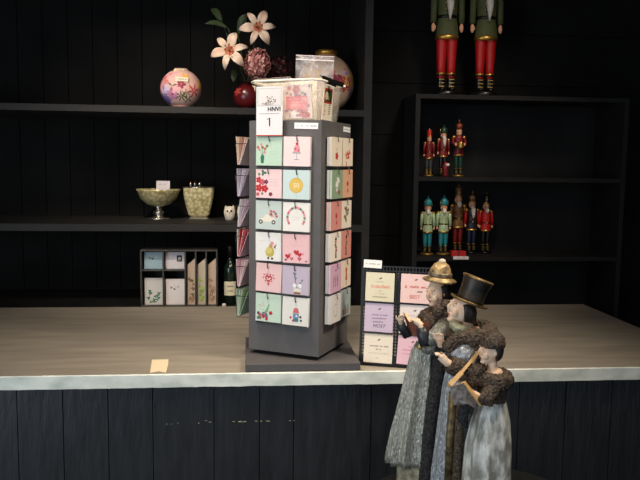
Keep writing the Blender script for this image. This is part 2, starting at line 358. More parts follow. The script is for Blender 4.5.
def a_gifts(m):
    for u, v in ((-.008, .026), (.006, .028), (0, .038), (-.014, .034), (.014, .04)): m.poly([(u-.008, v-.006), (u+.008, v-.006), (u, v+.01)], (RED, ORG, ROSE)[int(u*1000) % 3])
    m.rect(-.012, .006, .005, .016, RED)
def a_bouquet(m):
    for k in range(12): m.petals(rr.uniform(-.012, .012), rr.uniform(.024, .056), .0055, WHITE, 5, GOLD)
    m.petals(.012, .018, .007, RED)
def a_tulip(m):
    m.petals(0, .04, .008, RED); m.line(0, .034, 0, .012, .0014, GRN); m.petals(.002, .02, .005, RED)
def a_orn(m):
    for k in range(14): m.petals(rr.uniform(-.016, .016), rr.uniform(.014, .062), .0055, (P(120, 110, 60), BRN, P(150, 90, 60), P(110, 120, 90))[k % 4], 4)
def a_tall(m):
    for k in range(5): m.petals(0+rr.uniform(-.004, .004), .03+k*.008, .007, (RED, BRN, GRN, ORG, INK)[k], 4)
    m.poly([(-.006, .008), (.006, .008), (.003, .03), (-.003, .03)], P(90, 80, 80))
def a_people(m):
    for u in (-.014, 0, .013): m.rect(u, .034, .005, .016, P(120, 90, 110)); m.disc(u, .046, .0025, BRN, 8); m.rect(u, .02, .003, .01, INK)
    m.rect(.0, .062, .014, .003, P(140, 80, 120))
def a_ring(m):
    for k in range(18):
        a = 2*PI*k/18; m.disc(.013*math.cos(a), .035+.018*math.sin(a), .0022, (LG, P(150, 150, 140))[k % 2], 6)
    m.line(.004, .05, .018, .068, .001, INK)
def a_figure(m):
    m.petals(.004, .05, .009, ORG); m.poly([(-.004, .02), (.012, .02), (.008, .046), (0, .046)], P(190, 90, 50)); m.rect(.004, .012, .003, .014, INK)
def a_town(m):
    for k in range(6): m.rect(-.02+k*.008, .014+.003*(k % 3), .006, .016+.006*(k % 3), (BRN, P(200, 150, 130), P(90, 110, 110))[k % 3])
    m.line(0, .05, .012, .06, .001, INK)
PK, MT, LB, WC, LV, SG, SAL, PEA, CR = P(240, 206, 208), P(184, 214, 192), P(196, 216, 212), P(236, 234, 226), P(206, 190, 208), P(206, 222, 202), P(222, 142, 130), P(226, 168, 132), P(240, 222, 196)
FRONT = [[(MT, a_vase, 'mint green card with blossom in a green vase'), (P(240, 214, 214), a_cake, 'pale pink card with a cake on a stand')],
         [(PK, a_flowers, 'pink card with red poppies down its left side'), (P(198, 220, 220), a_balloon, 'pale blue card with a golden 50 balloon')],
         [(P(194, 208, 204), a_car, 'grey-green card with a cream car carrying flowers'), (WC, a_wreath, 'white card with an arch of small pink flowers')],
         [(P(232, 232, 228), a_bird, 'white card with a yellow-green bird figure'), (P(240, 192, 196), a_hearts, 'pink card with a scatter of red hearts')],
         [(P(240, 198, 196), a_bigheart, 'pink card with one big heart made of small hearts'), (P(200, 184, 204), a_plant, 'lavender card with a pot plant')],
         [(P(200, 224, 202), a_garden, 'mint card with a garden of small flowers'), (P(234, 232, 222), a_house, 'cream card with a little blue house with red roof')]]
RIGHT = [[(CR, a_berry, 'cream card with a single red rose'), (CR, a_gifts, 'cream card with a red pile of triangles')],
         [(P(136, 164, 130), a_bouquet, 'green card with a white bouquet'), (PEA, a_tulip, 'peach card with a red tulip')],
         [(SAL, a_tulip, 'salmon pink card with a small figure'), (P(238, 226, 206), a_orn, 'cream card with dense olive-brown leaves')],
         [(P(240, 228, 214), a_tall, 'cream card with a tall narrow bouquet'), (SAL, a_tall, 'orange-pink card with a dark narrow vase')],
         [(P(214, 168, 196), a_people, 'mauve card with three small figures'), (P(240, 218, 196), a_figure, 'cream card with an orange flower figure')],
         [(P(222, 216, 212), a_ring, 'pale grey card with a ring of leaves'), (P(168, 182, 182), a_town, 'blue-grey card with little houses')]]
rowpx = [136, 169.2, 201.3, 232.8, 264.3, 295.3]
n0 = Vector((-math.sin(PHI), -math.cos(PHI), 0))
def facez(px, py, off=.016):
    d = ray(px, py); P0 = TC+n0*(S/2+off); t = (P0-E0).dot(n0)/d.dot(n0); return (E0+d*t)
rowz = [facez(283, y+.3).z-CW for y in rowpx]
ORD = ['top', 'second', 'third', 'fourth', 'fifth', 'bottom']
stackn = 0
def wire_hook(parent_face, u, off, z):
    m = MB(); m.sweep([(0, .006, .003), (0, -.003, .003), (0, -.0035, -.001), (.0003, -.0035, -.007), (.0025, -.0038, -.0115)], .0012, WIRE, 6); m.ell((.0025, -.004, -.0115), (.0022, .0016, .0022), WIRE, 8, 6)
    o = m.build('wire_hook', st); M = Matrix.Translation(-Vector(st.location)) @ face(parent_face) @ Matrix.Translation((u, -S/2-off, z))
    o.location = M.to_translation(); o.rotation_euler = M.to_euler(); return o
for fc, rows, us, thk in ((0, FRONT, (-.042, .0435), (.010, .013)), (1, RIGHT, (-.042, .047), (.017, .014))):
    for r, row in enumerate(rows):
        for c, (bg, art, desc) in enumerate(row):
            rr = random.Random(r*10+c+fc*100); th = thk[c]*rr.uniform(.85, 1.1)
            off = .003+th; tilt = rr.uniform(-.012, .02); zz = rowz[r]+rr.uniform(-.001, .001)-(.0015 if c and not fc else 0)
            if fc == 0 and r >= 4: tilt += .02
            m = MB(); m.bb(-CW/2, CW/2, 0, .0009, 0, CW, bg); art(m)
            o = m.build('greeting_card', recalc=False)
            place(o, fc, us[c], off, zz, tilt)
            side = 'camera-facing side' if fc == 0 else 'narrow right-hand side'
            tag(o, '%s, %s row of spinner' % (desc, ORD[r]), 'greeting card', 'cards on the %s of the spinner' % side)
            m = MB(); nn = 7
            for k in range(nn):
                y = .0012+k*(th-.0022)/nn; dx = rr.uniform(-.0006, .0006)
                m.bb(-CW/2+.0005+dx, CW/2-.0006+dx, y, y+(th-.0022)/nn*.72, .0005, CW-.0008+rr.uniform(-.0006, .0002), (ENV, PAPER, bg, ENV)[k % 4])
            o = m.build('card_stack'); place(o, fc, us[c], off, zz, tilt)
            tag(o, 'card stack behind the %s' % desc, 'card stack', 'card stacks hanging on the spinner', 'stuff')
            wire_hook(fc, us[c]+rr.uniform(-.002, .002), off+.001, zz+CW)
# ledge wires holding the cards
for fc in (0, 1):
    for r in range(6):
        m = MB(); zz = rowz[r]-.0022
        m.sweep([(-.078, 0, zz), (-.078, -.017, zz), (.08, -.017, zz), (.08, 0, zz)], .0009, WIRE, 6)
        o = m.build('wire_ledge', st); M = Matrix.Translation(-Vector(st.location)) @ face(fc) @ Matrix.Translation((0, -S/2, 0)); o.location = M.to_translation(); o.rotation_euler = M.to_euler()
# left side pockets with fanned cards
LC = [[CR, P(226, 196, 176), P(200, 150, 130), P(238, 224, 214), P(230, 206, 196)], [P(220, 212, 226), P(190, 178, 200), P(232, 226, 236), P(206, 196, 214), LV],
      [WHITE, LV, P(236, 226, 232), P(200, 160, 190), WHITE], [WHITE, RED, PK, RED, P(240, 200, 210)], [P(240, 208, 216), P(226, 176, 190), PK, WHITE, P(236, 190, 200)], [P(190, 214, 190), SG, P(206, 222, 206), P(110, 150, 70), MT]]
LN = ['cream and peach', 'lavender grey', 'white and lilac', 'red and white', 'pink', 'mint green']
for r in range(6):
    zz = rowz[r]+.001
    for k in range(5):
        m = MB(); m.bb(-CW/2, CW/2, 0, .0011, 0, CW, LC[r][k]); o = m.build('greeting_card')
        wdt = (.054, .051, .040, .050, .053, .052)[r]
        bo = .0455+.0016*(2-k); to = wdt-k*(.040/4)
        ang = math.atan2(to-bo, CW)
        place(o, 2, .052, bo, zz, 0, ang)
        tag(o, '%s of the %s cards in the left-hand pocket, %s row' % (['outermost', 'second', 'middle', 'fourth', 'innermost'][k], LN[r], ORD[r]), 'greeting card', 'cards fanned on the left-hand side of the spinner')
    m = MB(); hz = zz+.06
    m.sweep([(.095, 0, hz), (.095, -.054, hz), (.0, -.054, hz), (0, 0, hz)], .0011, WIRE, 6)
    m.sweep([(.094, 0, zz-.002), (.094, -.048, zz-.002), (0, -.048, zz-.002), (0, 0, zz-.002)], .0007, WIRE, 6)
    m.sweep([(.094, -.048, zz-.002), (.095, -.054, hz)], .0006, WIRE, 6)
    o = m.build('wire_pocket', st); M = Matrix.Translation(-Vector(st.location)) @ face(2) @ Matrix.Translation((0, -S/2, 0)); o.location = M.to_translation(); o.rotation_euler = M.to_euler()
# printed title strips
def strip(fc, u, z, w_, h_, ry, seed):
    m = MB(); m.bb(-w_/2, w_/2, 0, .0008, -h_/2, h_/2, P(238, 240, 242)); m.script(-w_*.42, w_*.42, 0, h_*.42, P(90, 98, 112), .0005, seed, .05)
    o = m.build('title_strip', st, recalc=False, label='white title strip with small grey lettering')
    M = Matrix.Translation(-Vector(st.location)) @ face(fc) @ Matrix.Translation((u, -S/2-.0012, z)) @ Matrix.Rotation(ry, 4, 'Y'); o.location = M.to_translation(); o.rotation_euler = M.to_euler()
strip(0, .0655, TZ1-.0155, .071, .0165, .03, 5); strip(1, .077, TZ1-.017, .054, .0145, .02, 9)

# price sign hanging over the bin and the stand
m = MB(); W2 = .0805; Hs = .134
m.bb(-W2/2, W2/2, 0, .001, 0, Hs, P(226, 222, 226)); m.rect(0, Hs-.028, W2-.004, .05, P(196, 196, 196)); m.rect(0, Hs-.028, W2-.012, .042, P(216, 212, 212))
rr = random.Random(2)
for k in range(16): u = rr.uniform(-.022, .02); v = Hs-.046+rr.uniform(0, .026)*(1-abs(u)/.03); m.disc(u, v, .0022, (P(120, 90, 90), P(170, 150, 150), P(100, 100, 90))[k % 3], 6); m.line(u*.4, Hs-.05, u, v, .0005, P(140, 120, 120))
[m.text('HNVI', .0172, .015+q_, Hs-.0665+q_*.5, P(20, 18, 20)) for q_ in (-.0005, 0, .0005)]; m.line(-.032, Hs-.073, .03, Hs-.073, .0007, INK)
m.text('1', .032, .001, Hs-.107, INK); m.text('1', .032, .0016, Hs-.107, INK); m.line(-.006, Hs-.0895, .0015, Hs-.0845, .0016, INK); m.rect(0, .0012, W2, .0026, P(206, 60, 40))
o = m.build('price_sign', recalc=False); place(o, 0, -.0385, .0185, facez(270, 136).z)
tag(o, 'tall white sign with HNVI and a 1, leaning on the bin above the spinner', 'sign')

# ================================================================== BIN AND CONTENTS on top of the spinner
BINM = clear('milky_cream_plastic', (255, 250, 236), (.12, .28), .25)
bz = TZ1+.0006; BH = .112; b0, b1 = .091, .1; T = .0022
bn = thing('storage_bin', (TC.x-.009, TC.y-.003, bz), 'milky cream translucent plastic bin on top of the card spinner', 'bin', rz=-PHI)
m = MB()
def sqr(r, z, e=.02): return [(x*r+dx*e, y*r+dy*e, z) for x, y, dx, dy in ((-1, -1, 0, 1), (-1, -1, 1, 0), (1, -1, -1, 0), (1, -1, 0, 1), (1, 1, 0, -1), (1, 1, -1, 0), (-1, 1, 1, 0), (-1, 1, 0, -1))]
rings = [sqr(b0, 0), sqr(b1, BH-.008), sqr(b1+.006, BH-.008), sqr(b1+.006, BH), sqr(b1-T, BH), sqr(b0-T, T)]
vs = [p for r_ in rings for p in r_]; fs = [(i*8+k, i*8+(k+1) % 8, (i+1)*8+(k+1) % 8, (i+1)*8+k) for i in range(5) for k in range(8)]+[tuple(range(8)), tuple(40+k for k in range(8))]
m.add(vs, fs, BINM); m.build('tub', bn)
RIMM = mat('cream_plastic_rim', (250, 240, 218), .35)
m = MB(); c = [Vector(p) for p in sqr(b1+.006, BH-.004)]; m.sweep(c+[c[0]], .003, RIMM, 8); m.build('rim', bn)
def inbin(o, x, y, z, rz=0, rx=0, ry=0):
    M = Matrix.Translation(bn.location) @ Matrix.Rotation(-PHI, 4, 'Z') @ Matrix.Translation((x, y, z)) @ Euler((rx, ry, rz)).to_matrix().to_4x4(); o.location = M.to_translation(); o.rotation_euler = M.to_euler(); return o
# floral packet at the front wall
rr = random.Random(9)
m = MB(); pw, ph = .086, .092; m.bb(-pw/2, pw/2, 0, .006, 0, ph, P(246, 228, 224))
for k in range(70):
    u, v = rr.uniform(-pw/2+.006, pw/2-.006), rr.uniform(.006, ph-.006)
    m.petals(u, v, rr.uniform(.003, .006), (ROSE, P(150, 120, 170), PINK, P(110, 120, 150), P(240, 240, 240))[k % 5], 5)
m.petals(-.002, ph-.014, .012, ROSE, 6, PINK); m.petals(.022, .012, .013, ROSE, 6, PINK)
m.rect(-.001, .042, .066, .036, P(238, 118, 136)); 
for v in (.052, .044, .036): m.script(-.026, .026, v, .004, P(250, 200, 205), .0006, int(v*1000))
o = m.build('napkin_pack', recalc=False); inbin(o, .036, -.083, .006, 0, .07)
tag(o, 'flowered pink napkin pack against the front wall of the bin', 'packet')
# red picture pack at the right wall
m = MB(); m.bb(-.035, .035, 0, .001, 0, .094, P(244, 232, 204)); m.rect(.0, .066, .056, .042, P(196, 44, 30)); m.rect(0, .066, .046, .031, P(46, 62, 40)); m.disc(-.012, .066, .011, P(214, 206, 150), 12, 1.1); m.disc(.01, .069, .008, P(70, 110, 60)); m.disc(.004, .06, .006, P(180, 150, 90))
for k in range(5): m.rect(.014, .018+k*.006, .014, .003, P(150, 120, 100))
m.text('4', .014, -.02, .034, INK); m.rect(-.02, .014, .01, .003, ROSE); m.rect(-.018, .024, .005, .008, ROSE)
o = m.build('picture_card', recalc=False); inbin(o, .0985, -.026, .004, PI/2, .08)
tag(o, 'cream label card with a red-framed picture on the right side of the bin', 'card')
# loose papers and cards filling the bin
for k, (x, y, a, h_, cc, lb) in enumerate(((-.038, -.055, .05, .104, CR, 'front cream card in the bin beside the sign'), (-.03, -.03, -.04, .108, WHITE, 'white card standing in the left middle of the bin'), (.034, -.062, .03, .106, P(250, 240, 222), 'tall cream card standing behind the flowered pack'), (.036, .045, .06, .124, WHITE, 'tallest white card standing towards the right of the bin'), (-.03, .03, -.06, .106, CR, 'cream card at the back of the bin'))):
    m = MB(); m.bb(-.048, .048, 0, .005, 0, h_, cc); o = m.build('paper_card', bevel=.0006); inbin(o, x, y, .0035, a, -.03)
    tag(o, lb, 'card', 'loose cards standing in the bin')
# zip bag
BAGM = clear('clear_bag_film', (225, 222, 225), (.06, .34), .15, True)
m = MB(); nu, nv = 22, 22; bw, bh = .108, .182
for sgn in (-1, 1):
    vs = []
    for j in range(nv+1):
        for i in range(nu+1):
            u = -bw/2+bw*i/nu; v = bh*j/nv; e = min(i, nu-i, j)/4; e = min(1, e)*(1 if j < nv-4 else max(0, (nv-j)/4))
            vs.append((u, sgn*(.009*e)+.005*noise.noise(Vector((u*40, v*40, sgn*3)))*min(1, e), v))
    m.add(vs, [(j*(nu+1)+i, j*(nu+1)+i+1, (j+1)*(nu+1)+i+1, (j+1)*(nu+1)+i) for j in range(nv) for i in range(nu)], BAGM, True)
bag = thing('zip_bag', (0, 0, 0), 'clear crumpled zip bag sticking up out of the bin', 'bag')
m.build('bag_film', bag, recalc=False)
m = MB(); m.bb(-bw/2, bw/2, -.0015, .0015, bh-.014, bh-.0105, mat('bag_zip_strip', (226, 214, 214), .3)); m.bb(-bw/2, bw/2, -.0012, .0012, bh-.002, bh, MC['bag_zip_strip']); m.build('zip_strip', bag)
inbin(bag, .047, -.006, .004, .42, 0, .03)
m = MB(); m.bb(-.024, .024, 0, .004, 0, .124, P(238, 214, 206)); o = m.build('paper_card'); inbin(o, .058, .028, .0035, .2); tag(o, 'blush card standing at the right end of the bin', 'card', 'loose cards standing in the bin')
# clear sleeve lying across the left of the rim
m = MB(); m.add([(-.05, -.02, 0), (.05, -.018, .006), (.045, .03, .004), (-.055, .03, .002)], [(0, 1, 2, 3)], BAGM); m.sweep([(-.055, -.021, .001), (.05, -.019, .007)], .0014, mat('dull_clip', (120, 112, 108), .4), 6)
o = m.build('plastic_sleeve', thick=.0006); inbin(o, -.04, -.068, BH+.0005, .12); tag(o, 'clear plastic sleeve lying on the left of the bin rim', 'sleeve')
# black clip
m = MB(); BK = mat('matt_black_plastic', (8, 8, 8), .85, spec=.1); m.box((0, 0, 0), (.062, .011, .012), BK); m.box((-.004, 0, -.007), (.034, .008, .009), BK); m.sweep([(-.031, 0, .002), (-.04, 0, .004)], [.003, .001], WIRE, 8); m.box((.033, 0, -.001), (.008, .007, .005), WHITE)
o = m.build('black_clip', bevel=.001); p = aty(333, 81.5, 2.045); o.location = p; o.rotation_euler = (0, .33, -.1); tag(o, 'black plastic clip resting on the right rim of the bin', 'clip')

# ================================================================== PERFORATED CARD RACK
ra = -.31; r0 = Vector((.3165, 2.025, CT))
rk = thing('perforated_card_rack', r0, 'black perforated metal rack with six text cards right of the spinner', 'display rack', rz=ra)
RM = mat('black_perforated_metal', (20, 20, 21), .45)
RWd, RHt = .208, .286
m = MB(); hs = .0093; lean = .10
bars = MB()
def rr_(u0, u1, v0, v1, t=.0016): bars.bb(u0, u1, -t/2, t/2, v0, v1, RM)
for u in (0, RWd-.004): rr_(u, u+.004, .006, RHt)
rr_(0, RWd, RHt-.004, RHt); rr_(0, RWd, .006, .028)
nz_ = int((RHt-.03)/hs)
for k in range(nz_): rr_(.004, RWd-.004, .028+k*hs, .028+k*hs+.0036)
nu_ = int((RWd-.008)/hs)
for k in range(nu_): rr_(.004+k*hs, .004+k*hs+.0038, .028, RHt-.004, .0014)
o = bars.build('perforated_sheet', rk, rot=(-lean, 0, 0)); o['label'] = 'grid of square holes'
m = MB(); m.bb(0, RWd, -.004, .05, 0, .006, RM); m.build('foot_plate', rk, bevel=.001)
m = MB(); m.sweep([(RWd/2, .05, .004), (RWd/2, .028, RHt*.93)], .003, RM, 8); m.build('back_strut', rk)
def onrack(o, u, off, z, ry=0):
    M = Matrix.Translation(r0) @ Matrix.Rotation(ra, 4, 'Z') @ Matrix.Rotation(-lean, 4, 'X') @ Matrix.Translation((u, -off, z)) @ Matrix.Rotation(ry, 4, 'Y'); o.location = M.to_translation(); o.rotation_euler = M.to_euler(); return o
def dog(m, u, v): m.rect(u, v, .006, .0028, INK, .3); m.rect(u+.003, v+.002, .0025, .0022, INK); m.line(u-.003, v-.003, u-.003, v, .0009, INK); m.line(u+.002, v-.002, u+.002, v, .0009, INK)
PC = [[(P(222, 214, 184), 'cream card with coral script'), (P(238, 200, 194), 'pink card with red script')], [(P(204, 184, 206), 'lilac card with dark italic lines'), (P(232, 220, 214), 'pale card half hidden by the singing lady’s book')], [(P(236, 224, 204), 'ivory card with faint grey lines'), (P(238, 190, 204), 'bright pink card with faint lines')]]
tops = [RHt-.020, RHt-.107, RHt-.195]
for r in range(3):
    for c in range(2):
        bg, d = PC[r][c]; q = .0815; m = MB(); m.bb(-q/2, q/2, 0, .0022, 0, q, bg); dog(m, .001, q-.016)
        if (r, c) == (0, 0):
            m.script(-.012, .01, q-.026, .003, P(120, 140, 130), .0004, 3); m.script(-.026, .026, q-.04, .011, P(232, 120, 90), .0011, 5, 0); m.script(-.006, .006, q-.052, .003, INK, .0003, 2); m.script(-.012, .012, q-.06, .003, P(150, 140, 120), .0005, 7); m.script(-.02, .02, q-.069, .005, P(150, 150, 100), .0007, 8, .05)
        elif (r, c) == (0, 1):
            m.text('&', .012, -.026, q-.04, RED); m.script(-.016, .028, q-.036, .008, RED, .001, 11, .02); m.script(.006, .02, q-.049, .005, INK, .0009, 4, .0); m.text('BEST', .0145, .0, q-.069, P(226, 84, 74)); 
        elif (r, c) == (1, 0):
            for i, (a, b_) in enumerate(((-.02, .022), (-.02, .02), (-.017, .014))): m.script(a, b_, q-.033-i*.01, .005, P(130, 112, 146), .0008, 20+i, .1)
            m.text('MOST', .0135, .001, q-.069, INK, shear=.25)
        elif (r, c) == (2, 0):
            m.script(-.028, .028, q-.034, .005, P(130, 128, 120), .0008, 31, .08); m.script(-.01, .008, q-.043, .004, P(130, 128, 120), .0007, 32); m.script(-.028, .028, q-.054, .007, P(206, 188, 170), .0006, 33, 0); m.script(-.006, .006, q-.068, .003, P(150, 140, 130), .0005, 34)
        else:
            m.script(-.012, .012, q-.03, .004, P(214, 140, 160), .0006, 41+r); m.script(-.026, .024, q-.04, .006, P(222, 130, 150), .0007, 43+r, .05); m.script(-.026, .022, q-.051, .005, P(222, 130, 150), .0006, 45+r, .1)
        m.M = Matrix.Identity(4); o = m.build('text_card', recalc=False); onrack(o, .0535+c*.1+(r == 2)*(.001-c*.006), .0035+.0022, tops[r]-q, .012+.035*(c and r == 2))
        tag(o, '%s on the black perforated rack' % d, 'greeting card', 'text cards on the perforated rack')
for r in range(3):
    m = MB(); m.bb(.008, RWd-.008, -.009, -.0008, tops[r]-.0815-.0028, tops[r]-.0815-.0008, RM); m.build('card_ledge', rk, rot=(-lean, 0, 0))
m = MB(); m.bb(-.026, .026, 0, .001, -.0115, .0115, P(240, 238, 230)); m.script(-.02, .02, 0, .005, P(110, 110, 110), .0005, 50, .15); o = m.build('title_sign', recalc=False); onrack(o, .031, .0025, RHt+.004, .03); tag(o, 'small white title sign clipped to the top left of the perforated rack', 'sign')

# torn tape on the counter
p = [atz(x, y, CT+.0006) for x, y in ((152, 360), (168.5, 359.5), (168, 365), (166, 373), (159, 371.5), (150, 373))]
m = MB(); m.add(p+[q+Vector((0, 0, .0008)) for q in p], [(0, 1, 2, 3, 4, 5), (6, 7, 8, 9, 10, 11)]+[(k, (k+1) % 6, 6+(k+1) % 6, 6+k) for k in range(6)], P(226, 206, 168))
tag(m.build('paper_scrap'), 'torn scrap of cream paper at the front left of the worktop', 'paper')

# ================================================================== SHELF ITEMS
def sphere_flower(m, R_, c, lat, lon, r, mt, n=5, mc=None, pw=.55, sz=1):
    c = Vector(c); d = Vector((math.sin(lon)*math.cos(lat), -math.cos(lon)*math.cos(lat), math.sin(lat)))
    a = Vector((math.cos(lon), math.sin(lon), 0)); b = d.cross(a)*-1
    def on(u, v, k): q = (d*R_+a*u+b*v).normalized(); q = Vector((q.x, q.y, q.z*sz)); return c+q*(R_*(1+k))
    m.ly += .0007
    for k in range(n):
        t = 2*PI*k/n+lon; ring = []
        for j in range(8):
            s_ = 2*PI*j/8; x = r*(.55+.5*math.cos(s_)); y = r*.5*pw*math.sin(s_); ring.append(on(x*math.cos(t)-y*math.sin(t), x*math.sin(t)+y*math.cos(t), .004+m.ly*.08))
        m.add([on(r*.55*math.cos(t), r*.55*math.sin(t), .006+m.ly*.08)]+ring, [(0, 1+j, 1+(j+1) % 8) for j in range(8)], mt)
    if mc: m.add([on(0, 0, .01+m.ly*.08)]+[on(r*.18*math.cos(2*PI*j/8), r*.18*math.sin(2*PI*j/8), .008+m.ly*.08) for j in range(8)], [(0, 1+j, 1+(j+1) % 8) for j in range(8)], mc)
def jar(px, py, r, Y, base, label, flowers, lid=None, name='ginger_jar', hf=.96):
    c = aty(px, py, Y); t = thing(name, (c.x, Y, USZ), label, 'vase'); h = r*hf
    m = MB(); prof = [(r*.45, .0005), (r*.5, .006)]
    for i in range(3, 22):
        a = -PI/2+PI*i/24; prof.append((r*math.cos(a), h+h*math.sin(a)))
    prof += [(r*.3, h*2+.002), (r*.28, h*2-.002)]
    m.lathe(prof, base, 36)
    for la, lo, fr, mt, n, mc, pw in flowers: sphere_flower(m, r, (0, 0, h), la, lo, fr, mt, n, mc, pw, .97)
    m.build('jar_body', t)
    if lid:
        m = MB(); m.lathe([(r*.34, h*2-.004), (r*.4, h*2), (r*.4, h*2+.012), (r*.33, h*2+.018), (r*.1, h*2+.02), (.001, h*2+.02)], lid, 30); m.build('lid', t)
    return t, h
GOLDM = mat('brushed_gold', (206, 160, 76), .35, .9, vary=.15, scale=60)
SILV = mat('silver_metal', (200, 196, 186), .25, .95)
PSY = [P(226, 120, 110), P(232, 170, 170), P(190, 120, 160), P(110, 90, 150), P(236, 170, 60), P(96, 106, 70), P(160, 60, 80), P(206, 190, 220)]
fl = [(.55, .35, .02, PSY[4], 5, None, .6), (-.15, .75, .032, P(214, 84, 80), 6, None, .3), (.35, -.95, .035, PSY[0], 5, PSY[1], .7), (-.05, -.9, .034, PSY[7], 5, PSY[2], .9), (-.35, -.35, .03, PSY[2], 5, PSY[6], .8), (-.55, -1.0, .034, PSY[3], 5, None, .9), (-.45, .1, .026, PSY[5], 7, None, .25), (.05, -.35, .022, PSY[5], 3, None, .35), (.15, .1, .02, PSY[6], 5, PSY[0], .7), (-.1, -.1, .026, PSY[1], 5, None, .8), (.7, -.6, .03, PSY[1], 5, PSY[0], .6), (-.6, .5, .02, PSY[5], 4, None, .3), (-.3, .35, .02, PSY[5], 6, None, .2), (.2, 1.3, .03, PSY[4], 5, None, .5), (0, -1.5, .04, PSY[0], 6, None, .5), (-.1, 2.4, .04, PSY[0], 6, None, .5), (.2, 3.4, .04, PSY[2], 6, None, .5)]
t, h = jar(181, 87, .0845, 3.14, mat('pink_glaze', (226, 184, 172), .3, vary=.1, scale=12), 'pink round jar painted with flowers at the left of the top shelf', fl)
m = MB(); m.bb(-.02, .02, 0, .001, 0, .03, P(236, 218, 176)); m.rect(0, .018, .024, .014, P(222, 170, 120)); m.rect(0, .004, .03, .008, P(190, 150, 90)); o = m.build('price_tag', t, recalc=False); o.location = (-.004, -.052, h*2-.028); o.rotation_euler = (-.6, 0, 0)
m = MB(); m.bb(-.026, .026, 0, .001, 0, .018, P(226, 214, 186)); m.script(-.016, .018, .009, .004, INK, .0007, 3); o = m.build('price_tag', t, recalc=False); o.location = (.01, -.083, h*2-.058); o.rotation_euler = (-.25, .04, 0)
REDG = mat('dark_red_glaze', (92, 22, 26), .25, vary=.2, scale=10)
t, h = jar(247, 95, .058, 3.13, REDG, 'small dark red round vase half hidden behind the bin, holding the flowers', [(.3, -.8, .02, P(180, 60, 50), 5, None, .5), (0, .3, .02, P(90, 20, 30), 5, None, .5)], name='round_vase')
VM = Vector((t.location.x, 3.13, USZ+h*2-.006))
m = MB(); m.bb(-.017, .017, 0, .001, 0, .026, P(236, 216, 180)); m.script(-.012, .012, .012, .004, INK, .0006, 7); o = m.build('price_tag', t, recalc=False); o.location = (.016, -.045, h*2-.036); o.rotation_euler = (-.5, .1, 0)
fl2 = [(.3, .75, .06, PSY[1], 6, PSY[2], .9), (-.05, .65, .045, P(200, 70, 60), 5, PSY[4], .7), (.75, .6, .04, P(236, 190, 60), 5, None, .6), (.1, .9, .05, P(232, 190, 60), 5, PSY[0], .8), (.5, .7, .04, PSY[7], 5, PSY[0], .8), (.55, .1, .04, PSY[0], 5, None, .7), (.2, 1.5, .05, P(206, 60, 90), 5, None, .8), (-.4, 1.1, .05, PSY[1], 6, PSY[2], .8), (-.1, .2, .05, PSY[6], 6, None, .8), (.2, -.6, .05, PSY[4], 6, None, .8), (-.6, .2, .05, PSY[5], 6, None, .4), (-.1, -1.3, .05, PSY[0], 6, None, .8), (-.3, 2.2, .05, PSY[2], 6, None, .8), (.3, 3.2, .06, PSY[1], 6, None, .8)]
t, h = jar(326, 82, .121, 3.2, mat('cream_glaze', (214, 180, 150), .3, vary=.15, scale=9), 'large round jar with gold lid and painted blossoms behind the bin', fl2, GOLDM, hf=1.02)
m = MB(); m.bb(-.03, .03, 0, .001, 0, .024, P(196, 186, 176)); m.script(-.022, .022, .014, .004, P(120, 60, 60), .0006, 7); o = m.build('price_tag', t, recalc=False); o.location = (.05, -.068, h*2-.05); o.rotation_euler = (-.6, .2, .5)

# flowers
PETAL = mat('lily_petal', (236, 196, 168), .55, scale=30, rgb2=(246, 224, 200), vary=.1); THR = mat('lily_throat', (214, 130, 100), .6, vary=.1)
LEAF = mat('lily_leaf', (58, 72, 40), .5, vary=.25, scale=30); STEM = mat('flower_stem', (52, 64, 36), .6)
def petal_mesh(m, L, Wd, curl, az, tiltc, M0):
    n = 9; vs = []
    for i in range(n+1):
        t_ = i/n; wd = Wd*math.sin(PI*min(1, t_*.93+.05))**.75; r = L*(t_-.13*t_*t_); zz = L*(.42*math.sin(PI*.55*t_))-curl*L*t_**3
        for j in (-1, -.5, 0, .5, 1):
            p = Vector((r, j*wd/2, zz+abs(j)*wd*.16)); p.rotate(Euler((0, 0, az))); vs.append(M0 @ p)
    m.add(vs, [(i*5+k, i*5+k+1, i*5+k+6, i*5+k+5) for i in range(n) for k in range(4)], PETAL, True)
    for f_ in range(1, 3*4): pass
    i0 = len(m.f)-n*4; mi = m.mi(THR)
    for i in range(2*4+0):
        m.fm[i0+i] = mi
def stem_pts(c):
    mid = (VM+c)/2+Vector((0, .02, .02)); return [VM-Vector((0, 0, .05)), VM, mid, c]
def lily(px, py, Y, R_, face_dir, a0, lab):
    c = aty(px, py, Y); t = thing('lily', VM, lab, 'flower', 'cream lilies in the red vase')
    q = Vector(face_dir).normalized().to_track_quat('Z', 'Y').to_matrix().to_4x4(); M0 = Matrix.Translation(c-VM) @ q
    for k in range(6):
        m = MB(); petal_mesh(m, R_*(1 if k % 2 else .94), R_*(.42 if k % 2 else .30), .5, a0+k*PI/3, 0, M0); m.build('petal', t, thick=.0012, recalc=False)
    m = MB()
    for k in range(5):
        a = k*2*PI/5; e = M0 @ Vector((.013*math.cos(a), .013*math.sin(a), R_*.62)); m.sweep([M0 @ Vector((0, 0, 0)), e], .0011, mat('stamen_green', (150, 150, 70), .6), 6); m.ell(e, (.003, .003, .004), mat('anther', (110, 50, 26), .7), 8, 6)
    m.build('stamens', t)
    m = MB(); m.sweep([p-VM for p in stem_pts(c)], .0028, STEM, 8); m.build('stem', t)
lily(230, 51.5, 3.02, .092, (-.12, -1, .12), .25, 'lower left cream lily with a green stamen leaning over the shelf')
lily(258, 28, 3.04, .088, (.05, -1, .02), .1, 'upper right cream lily above the pink hydrangea')
